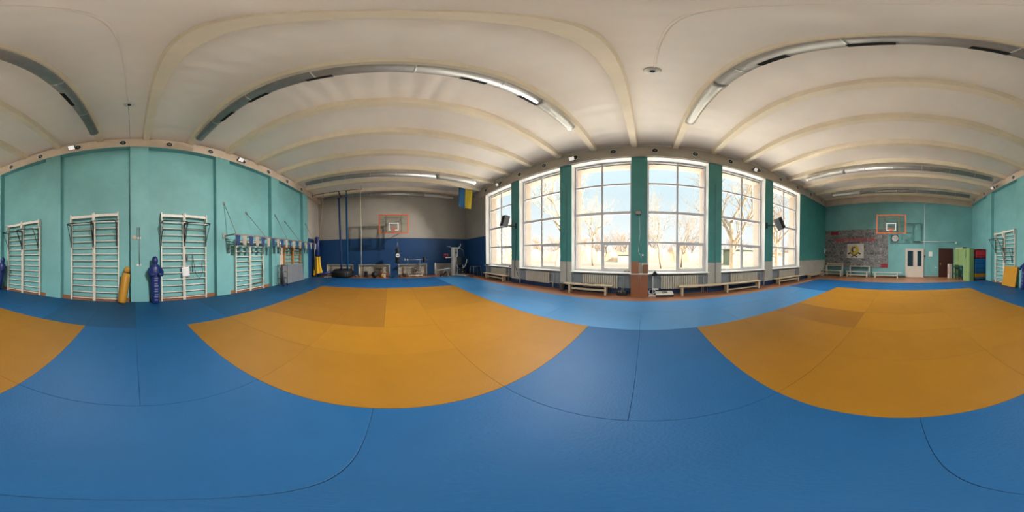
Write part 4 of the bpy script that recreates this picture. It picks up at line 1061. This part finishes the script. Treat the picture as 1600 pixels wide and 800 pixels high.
# barbell on rack
t = thing('barbell', 'long barbell with black and grey plates above the preacher bench', 'barbell', (-11.12, 1.68, 1.15))
MB().cyl((0, -.85, 0), (0, 1.05, 0), .014, seg=8).build('bar', 'steel', t)
for y, r, m_ in ((-.66, .09, 'machine_grey'), (-.48, .07, 'machine_grey'), (.66, .19, 'black_rubber'), (.74, .14, 'dull_steel')): MB().cyl((0, y, 0), (0, y + .05, 0), r, seg=22).build('plate', m_, t)
t = thing('barbell_rack', 'thin dark uprights holding the barbell', 'rack', (-11.16, 1.68, 0))
for s in (-.42, .42):
    MB().box((-.02, s - .02, 0), (.02, s + .02, 1.10)).build('upright', 'dull_steel', t); B((-.02, s - .025, 1.10), (.05, s + .025, 1.13)).build('cradle', 'dull_steel', t); B((-.18, s - .02, 0), (.20, s + .02, .04)).build('foot', 'dull_steel', t)
t = thing('preacher_bench', 'white framed curl bench with a slanted black pad', 'bench', (-10.70, 1.72, 0))
MB().tube([(-.15, -.46, .12), (.15, -.46, .12), (.15, .46, .12), (-.15, .46, .12)], .025, 8, closed=True).build('base_frame', 'grime_white', t)
for s in (-.46, .46): MB().cyl((0, s, .0), (0, s, .36), .022, seg=8).build('post', 'grime_white', t)
MB().cyl((0, .06, .0), (0, .02, .52), .025, seg=8).build('column', 'grime_white', t)
MB().box((-.16, -.24, .47), (.16, .26, .53), rot=(math.radians(-24), 0, 0), bev=.015).build('pad', 'black_vinyl', t)
# gym machine
t = thing('multi_gym', 'light grey multi-station gym machine with weight stack', 'gym machine', (-10.7, 4.55, 0))
m_ = 'machine_grey'
MB().box((-.14, -.26, .0), (.14, -.02, 1.92), bev=.02).build('stack_shroud', m_, t)
MB().box((-.10, .10, .0), (.10, .18, 1.95), bev=.015).build('column', m_, t)
MB().box((-.12, -.26, 1.90), (.12, .30, 2.0), bev=.02).build('top_beam', m_, t)
ws = MB()
for k in range(14): ws.box((-.09, .0, .25 + .052 * k), (.09, .10, .295 + .052 * k))
ws.build('weight_plates', 'black_metal', t)
MB().tube([(.05, -.62, 2.08), (.05, -.42, 2.04), (.05, -.2, 1.93), (.05, .1, 1.95), (.05, .45, 1.90), (.05, .62, 1.78), (.05, .68, 1.35)], .022, 8).build('lat_bar', 'steel', t)
MB().tube([(.1, .18, 1.95), (.12, .34, 2.05), (.14, .38, 2.25)], .03, 8).build('top_arm', m_, t)
MB().tube([(.05, -.24, 1.30), (.25, -.70, 1.28), (.28, -.82, 1.28)], .04, 8).build('press_arm', m_, t)
MB().tube([(.18, .04, 1.4), (.20, -.02, 1.0), (.22, .0, .7), (.26, .14, .55)], .028, 8).build('swing_arm', m_, t)
MB().tube([(.10, .45, .45), (.15, .68, .60), (.18, .80, .85), (.18, .86, 1.15)], .035, 8).build('row_arm', m_, t)
MB().tube([(.10, .56, .15), (.12, .56, .72)], .03, 8).build('post', m_, t)
MB().box((-.02, -.34, .02), (.06, .75, .09)).build('floor_rail', m_, t)
MB().box((.04, -.04, .02), (1.0, .06, .08), rot=(0, 0, math.radians(28)), piv=(.05, 0, 0)).build('front_rail', m_, t)
MB().box((.42, .30, .02), (.52, .80, .07)).build('foot', m_, t)
MB().box((.12, .10, .70), (.20, .42, 1.35), rot=(0, math.radians(-6), 0), bev=.03).build('backrest', 'black_vinyl', t)
MB().box((.16, .10, .46), (.56, .44, .54), rot=(0, math.radians(0), math.radians(10)), bev=.03).build('seat', 'black_vinyl', t)
MB().cyl((.35, .20, .30), (.35, .20, .47), .04, seg=8).build('seat_post', m_, t)
for zz in (.22, .40): MB().cyl((.62, .05, zz), (.62, .50, zz), .05, seg=12).build('leg_roller', 'black_vinyl', t)
MB().tube([(.50, .27, .48), (.60, .27, .22)], .022, 8).build('leg_lever', m_, t)
MB().tube([(.10, .05, 1.9), (.10, .06, 1.3)], .006, 5).build('pulley_cable', 'black_metal', t)
MB().cyl((.11, .02, 1.62), (.14, .02, 1.62), .07, seg=16).build('pulley', 'black_metal', t)
def glove(label, loc, r):
    t = thing('boxing_glove', label, 'glove', loc)
    MB().sphere((0, 0, .10), .09, (.9, .9, 1.15), 14).build('fist', 'red_leather', t); MB().cyl((0, 0, -.045), (0, 0, .03), .055, seg=12).build('cuff', 'red_leather', t); MB().sphere((.06, .03, .07), .035, (1, .8, 1.4), 10).build('thumb', 'red_leather', t)
glove('red boxing glove hung on the end of the press arm', (-10.44, 3.66, 1.35), 0)
glove('red boxing glove on the press arm, nearer the machine column', (-10.46, 3.86, 1.35), 0)
t = thing('weight_bench', 'adjustable weight bench with black slanted pads beside the machine', 'bench', (-10.25, 3.62, 0))
MB().box((-.13, -.55, .28), (.13, -.02, .35), rot=(math.radians(34), 0, 0), piv=(0, -.02, .5), bev=.02).build('backrest', 'black_vinyl', t)
for v in []: pass
MB().box((-.13, .0, .52), (.13, .34, .58), bev=.02).build('seat', 'machine_grey', t)
MB().tube([(0, .10, .50), (.02, .26, .05)], .028, 8).build('front_leg', 'grime_white', t); MB().tube([(0, .05, .50), (0, -.25, .05)], .025, 8).build('rear_leg', 'grime_white', t)
B((-.22, .22, .0), (.22, .28, .05)).build('foot', 'grime_white', t); B((-.18, -.28, .0), (.18, -.22, .05)).build('foot', 'grime_white', t)
B((-.02, -.5, .46), (.02, .2, .50)).build('main_beam', 'machine_grey', t); MB().tube([(-.15, -.55, .1), (-.15, -.62, .95)], .022, 8).build('bar_post', 'machine_grey', t)
t = thing('stool_frame', 'square stool frame with pale metal legs near the window corner', 'stool', (-9.62, 5.62, 0))
MB().tube([(-.22, -.30, .66), (.22, -.30, .66), (.22, .26, .66), (-.22, .26, .66)], .016, 8, closed=True).build('top_frame', 'steel', t)
for sx in (-1, 1):
    for sy, yy in ((-1, -.30), (1, .26)): MB().tube([(sx * .22, yy, .66), (sx * .26, yy + sy * .04, .01)], .016, 8).build('leg', 'steel', t)
MB().tube([(-.25, -.32, .12), (.25, -.32, .12)], .010, 6).build('foot_rail', 'steel', t)
MB().cyl((-.1, .1, .66), (-.1, .1, 1.35), .008, seg=6).build('thin_rod', 'brown_metal', t)
MB().box((-.20, -.28, .655), (.20, .24, .672)).build('seat', 'blue_cloth', t)

# ---------------------------------------------------------------- outside
struct('ground', MB().box((-90, 20, -.75), (90, 130, -.6)), 'dry_grass')
struct('bounce_slab', MB().box((-60, 6.8, -.75), (60, 20, -.6)), 'pale_bounce')  # unseen pale slab, added to throw sunlight up onto the ceiling
def tree(label, x, y, h, r, seed, mat_='bark', group=None, spread=.55, depth=6, lean=0.0, low=.35):
    rnd = random.Random(seed); b = MB(); br = MB()
    tk = []
    def grow(p, d, L, rad, dep, mb):
        n = 3; pts = [p]; q = p.copy(); dd = d.copy()
        for k in range(n):
            dd = (dd + V((rnd.uniform(-.16, .16), rnd.uniform(-.16, .16), rnd.uniform(-.03, .12)))).normalized(); q = q + dd * (L / n); pts.append(q.copy())
        mb.tube(pts, rad, 5 if dep < depth else 9, radii=[rad * (1 - .38 * k / n) for k in range(n + 1)])
        if dep == 0: return
        kids_ = 3 if dep > 1 else 2
        if dep == depth: kids_ = 5
        for k in range(kids_):
            f = 1.0 if k == 0 else rnd.uniform(low, .95)
            base = pts[0].lerp(pts[-1], f) if dep == depth else pts[min(n, 1 + int(f * (n - 1)))] 
            a = rnd.uniform(0, 2 * PI); o = d.orthogonal().normalized(); o = Matrix.Rotation(a, 3, d) @ o
            nd = (dd * (1 - spread * rnd.uniform(.5, 1.1)) + o * spread * rnd.uniform(.6, 1.2) + V((0, 0, .18))).normalized()
            grow(base, nd, L * rnd.uniform(.55, .78), max(rad * .52, .006), dep - 1, br)
    t = thing('bare_tree', label, 'tree', (x, y, -.6), 0, group)
    grow(V((0, 0, 0)), V((lean, 0, 1)).normalized(), h * .45, r, depth, b)
    b.build('trunk', mat_, t); br.build('branches', mat_, t)
    return t
tree('large bare tree with a thick pale trunk leaning slightly, behind the fifth window', 7.3, 12.4, 11, .27, 11, lean=.03)
tree('bare tree with a stout trunk behind the second window edge', -7.25, 11.9, 10, .20, 5)
tree('slim bare tree standing farther off in the third window', -9.2, 27.5, 13, .20, 8, 'bark_far')
tree('bare tree behind the last window towards the poster wall', 12.3, 11.8, 10, .22, 21, lean=.10)
tree('slender bare tree in the fourth window, nearer the cabinet pier', 2.3, 24, 10, .14, 31, 'bark_far')
tree('slender bare tree in the fourth window, nearer the long bench', 5.8, 26, 10, .15, 37, 'bark_far')
tree('thin bare tree seen in the first window', -17.0, 15.0, 9, .16, 41, 'bark_far')
ft = tree('hazy bare tree in the distant row beyond the field', -60, 62, 9, .22, 51, 'bush_twigs', 'distant trees', depth=5, low=.1)
random.seed(9)
for k in range(1, 34):
    o = dup(ft, (-60 + 3.9 * k + random.uniform(-1, 1), 58 + random.uniform(-7, 9), -.8), (0, 0, random.uniform(0, 6)))
    s = random.uniform(.75, 1.15); o.scale = (s * 1.25, s * 1.25, s)
# hedge of dry shrubs
hd = MB(); rr = random.Random(4)
def hz(x, y):
    top = 3.2 + 1.1 * math.sin(x * .23) + .8 * math.sin(x * .61 + 1) + .5 * math.sin(x * 1.7)
    return max(.6, top) * math.sin(PI * min(1, max(0, (y - 44) / 12))) ** .6
nx, ny = 420, 9
grid = [[hd.bm.verts.new((-66 + 140 * a / nx + rr.uniform(-.1, .1), 44 + 12 * b / ny + rr.uniform(-.25, .25), -.62 + (0 if b in (0, ny) else hz(-66 + 140 * a / nx, 44 + 12 * b / ny) * rr.uniform(.90, 1.06)))) for b in range(ny + 1)] for a in range(nx + 1)]
for a in range(nx):
    for b in range(ny): hd.bm.faces.new((grid[a][b], grid[a + 1][b], grid[a + 1][b + 1], grid[a][b + 1])).smooth = True
tag(hd.build('shrubbery', 'bush_twigs'), 'band of dry brownish shrubs along the far side of the field', 'shrubs', kind='stuff')
t = thing('kiosk', 'small green hut far off in the third window', 'hut', (-5.6, 43, -.6)); MB().box((-1.6, -1, 0), (1.6, 1, 1.9)).build('walls', 'far_wall', t); MB().prism([(-1.9, 1.9), (1.9, 1.9), (1.5, 2.6), (-1.5, 2.6)], 'y', -1.2, 1.2).build('roof', 'kiosk_green', t)
t = thing('low_building', 'long pale green low building beyond the big tree in the fifth window', 'building', (22, 30, -.6)); MB().box((-5.5, -2, 0), (5, 2, 3.2)).build('walls', 'kiosk_green', t); MB().box((-5.8, -2.3, 3.2), (5.3, 2.3, 3.4)).build('roof', 'far_wall', t)

# ---------------------------------------------------------------- sky, sun, camera
wd = bpy.data.worlds.new('World'); SC.world = wd; wd.use_nodes = True
nt = wd.node_tree; n = nt.nodes; l = nt.links
bg = n['Background']
tc = n.new('ShaderNodeTexCoord'); sp = n.new('ShaderNodeSeparateXYZ'); cr = n.new('ShaderNodeValToRGB')
l.new(tc.outputs['Generated'], sp.inputs[0]); l.new(sp.outputs['Z'], cr.inputs[0]); l.new(cr.outputs[0], bg.inputs['Color'])
e = cr.color_ramp.elements
e[0].position = 0.0; e[0].color = (.78, .76, .72, 1)
e[1].position = 1.0; e[1].color = (12.0, 12.6, 13.2, 1)
for p, c_ in ((.12, (.74, .77, .79, 1)), (.35, (.58, .71, .77, 1)), (.62, (.60, .76, .85, 1)), (.75, (6.5, 7.0, 7.5, 1))):
    q = e.new(p); q.color = c_
bg.inputs['Strength'].default_value = 1.0
sd = bpy.data.lights.new('sun', 'SUN'); sd.energy = 34.0; sd.angle = math.radians(.6); sd.color = (1, .93, .82)
so = bpy.data.objects.new('sun', sd); COL.objects.link(so)
so.rotation_euler = V((-1, .5, -.62)).to_track_quat('-Z', 'Y').to_euler()   # low sun shining along the facade, from the poster end, just behind the building

cd = bpy.data.cameras.new('camera'); co = bpy.data.objects.new('camera', cd); COL.objects.link(co)
cd.type = 'PANO'
try: cd.cycles.panorama_type = 'EQUIRECTANGULAR'
except Exception: pass
try: cd.panorama_type = 'EQUIRECTANGULAR'
except Exception: pass
cd.clip_start = .02; cd.clip_end = 500
px0, ta, tb = 1008.6, math.radians(.55), math.radians(.29)
Rx = Matrix(((1, 0, 0), (0, math.cos(ta), -math.sin(ta)), (0, math.sin(ta), math.cos(ta))))
Ry = Matrix(((math.cos(tb), 0, math.sin(tb)), (0, 1, 0), (-math.sin(tb), 0, math.cos(tb))))
R = (Rx @ Ry).transposed()
th = math.radians((800 - px0) * .225)
f_ = R @ V((math.sin(th), math.cos(th), 0)); r_ = R @ V((math.cos(th), -math.sin(th), 0)); u_ = R @ V((0, 0, 1))
co.matrix_world = Matrix(((r_.x, u_.x, -f_.x, 0), (r_.y, u_.y, -f_.y, 0), (r_.z, u_.z, -f_.z, 1.48), (0, 0, 0, 1)))
SC.camera = co

vs = SC.view_settings
SC.display_settings.display_device = 'sRGB'
vs.view_transform = 'Standard'; vs.look = 'None'; vs.gamma = 1; vs.exposure = 0.5; vs.use_curve_mapping = False
SC.cycles.use_denoising = True
SC.cycles.max_bounces = 12; SC.cycles.diffuse_bounces = 7; SC.cycles.glossy_bounces = 4; SC.cycles.transparent_max_bounces = 12
SC.cycles.caustics_reflective = False; SC.cycles.caustics_refractive = False
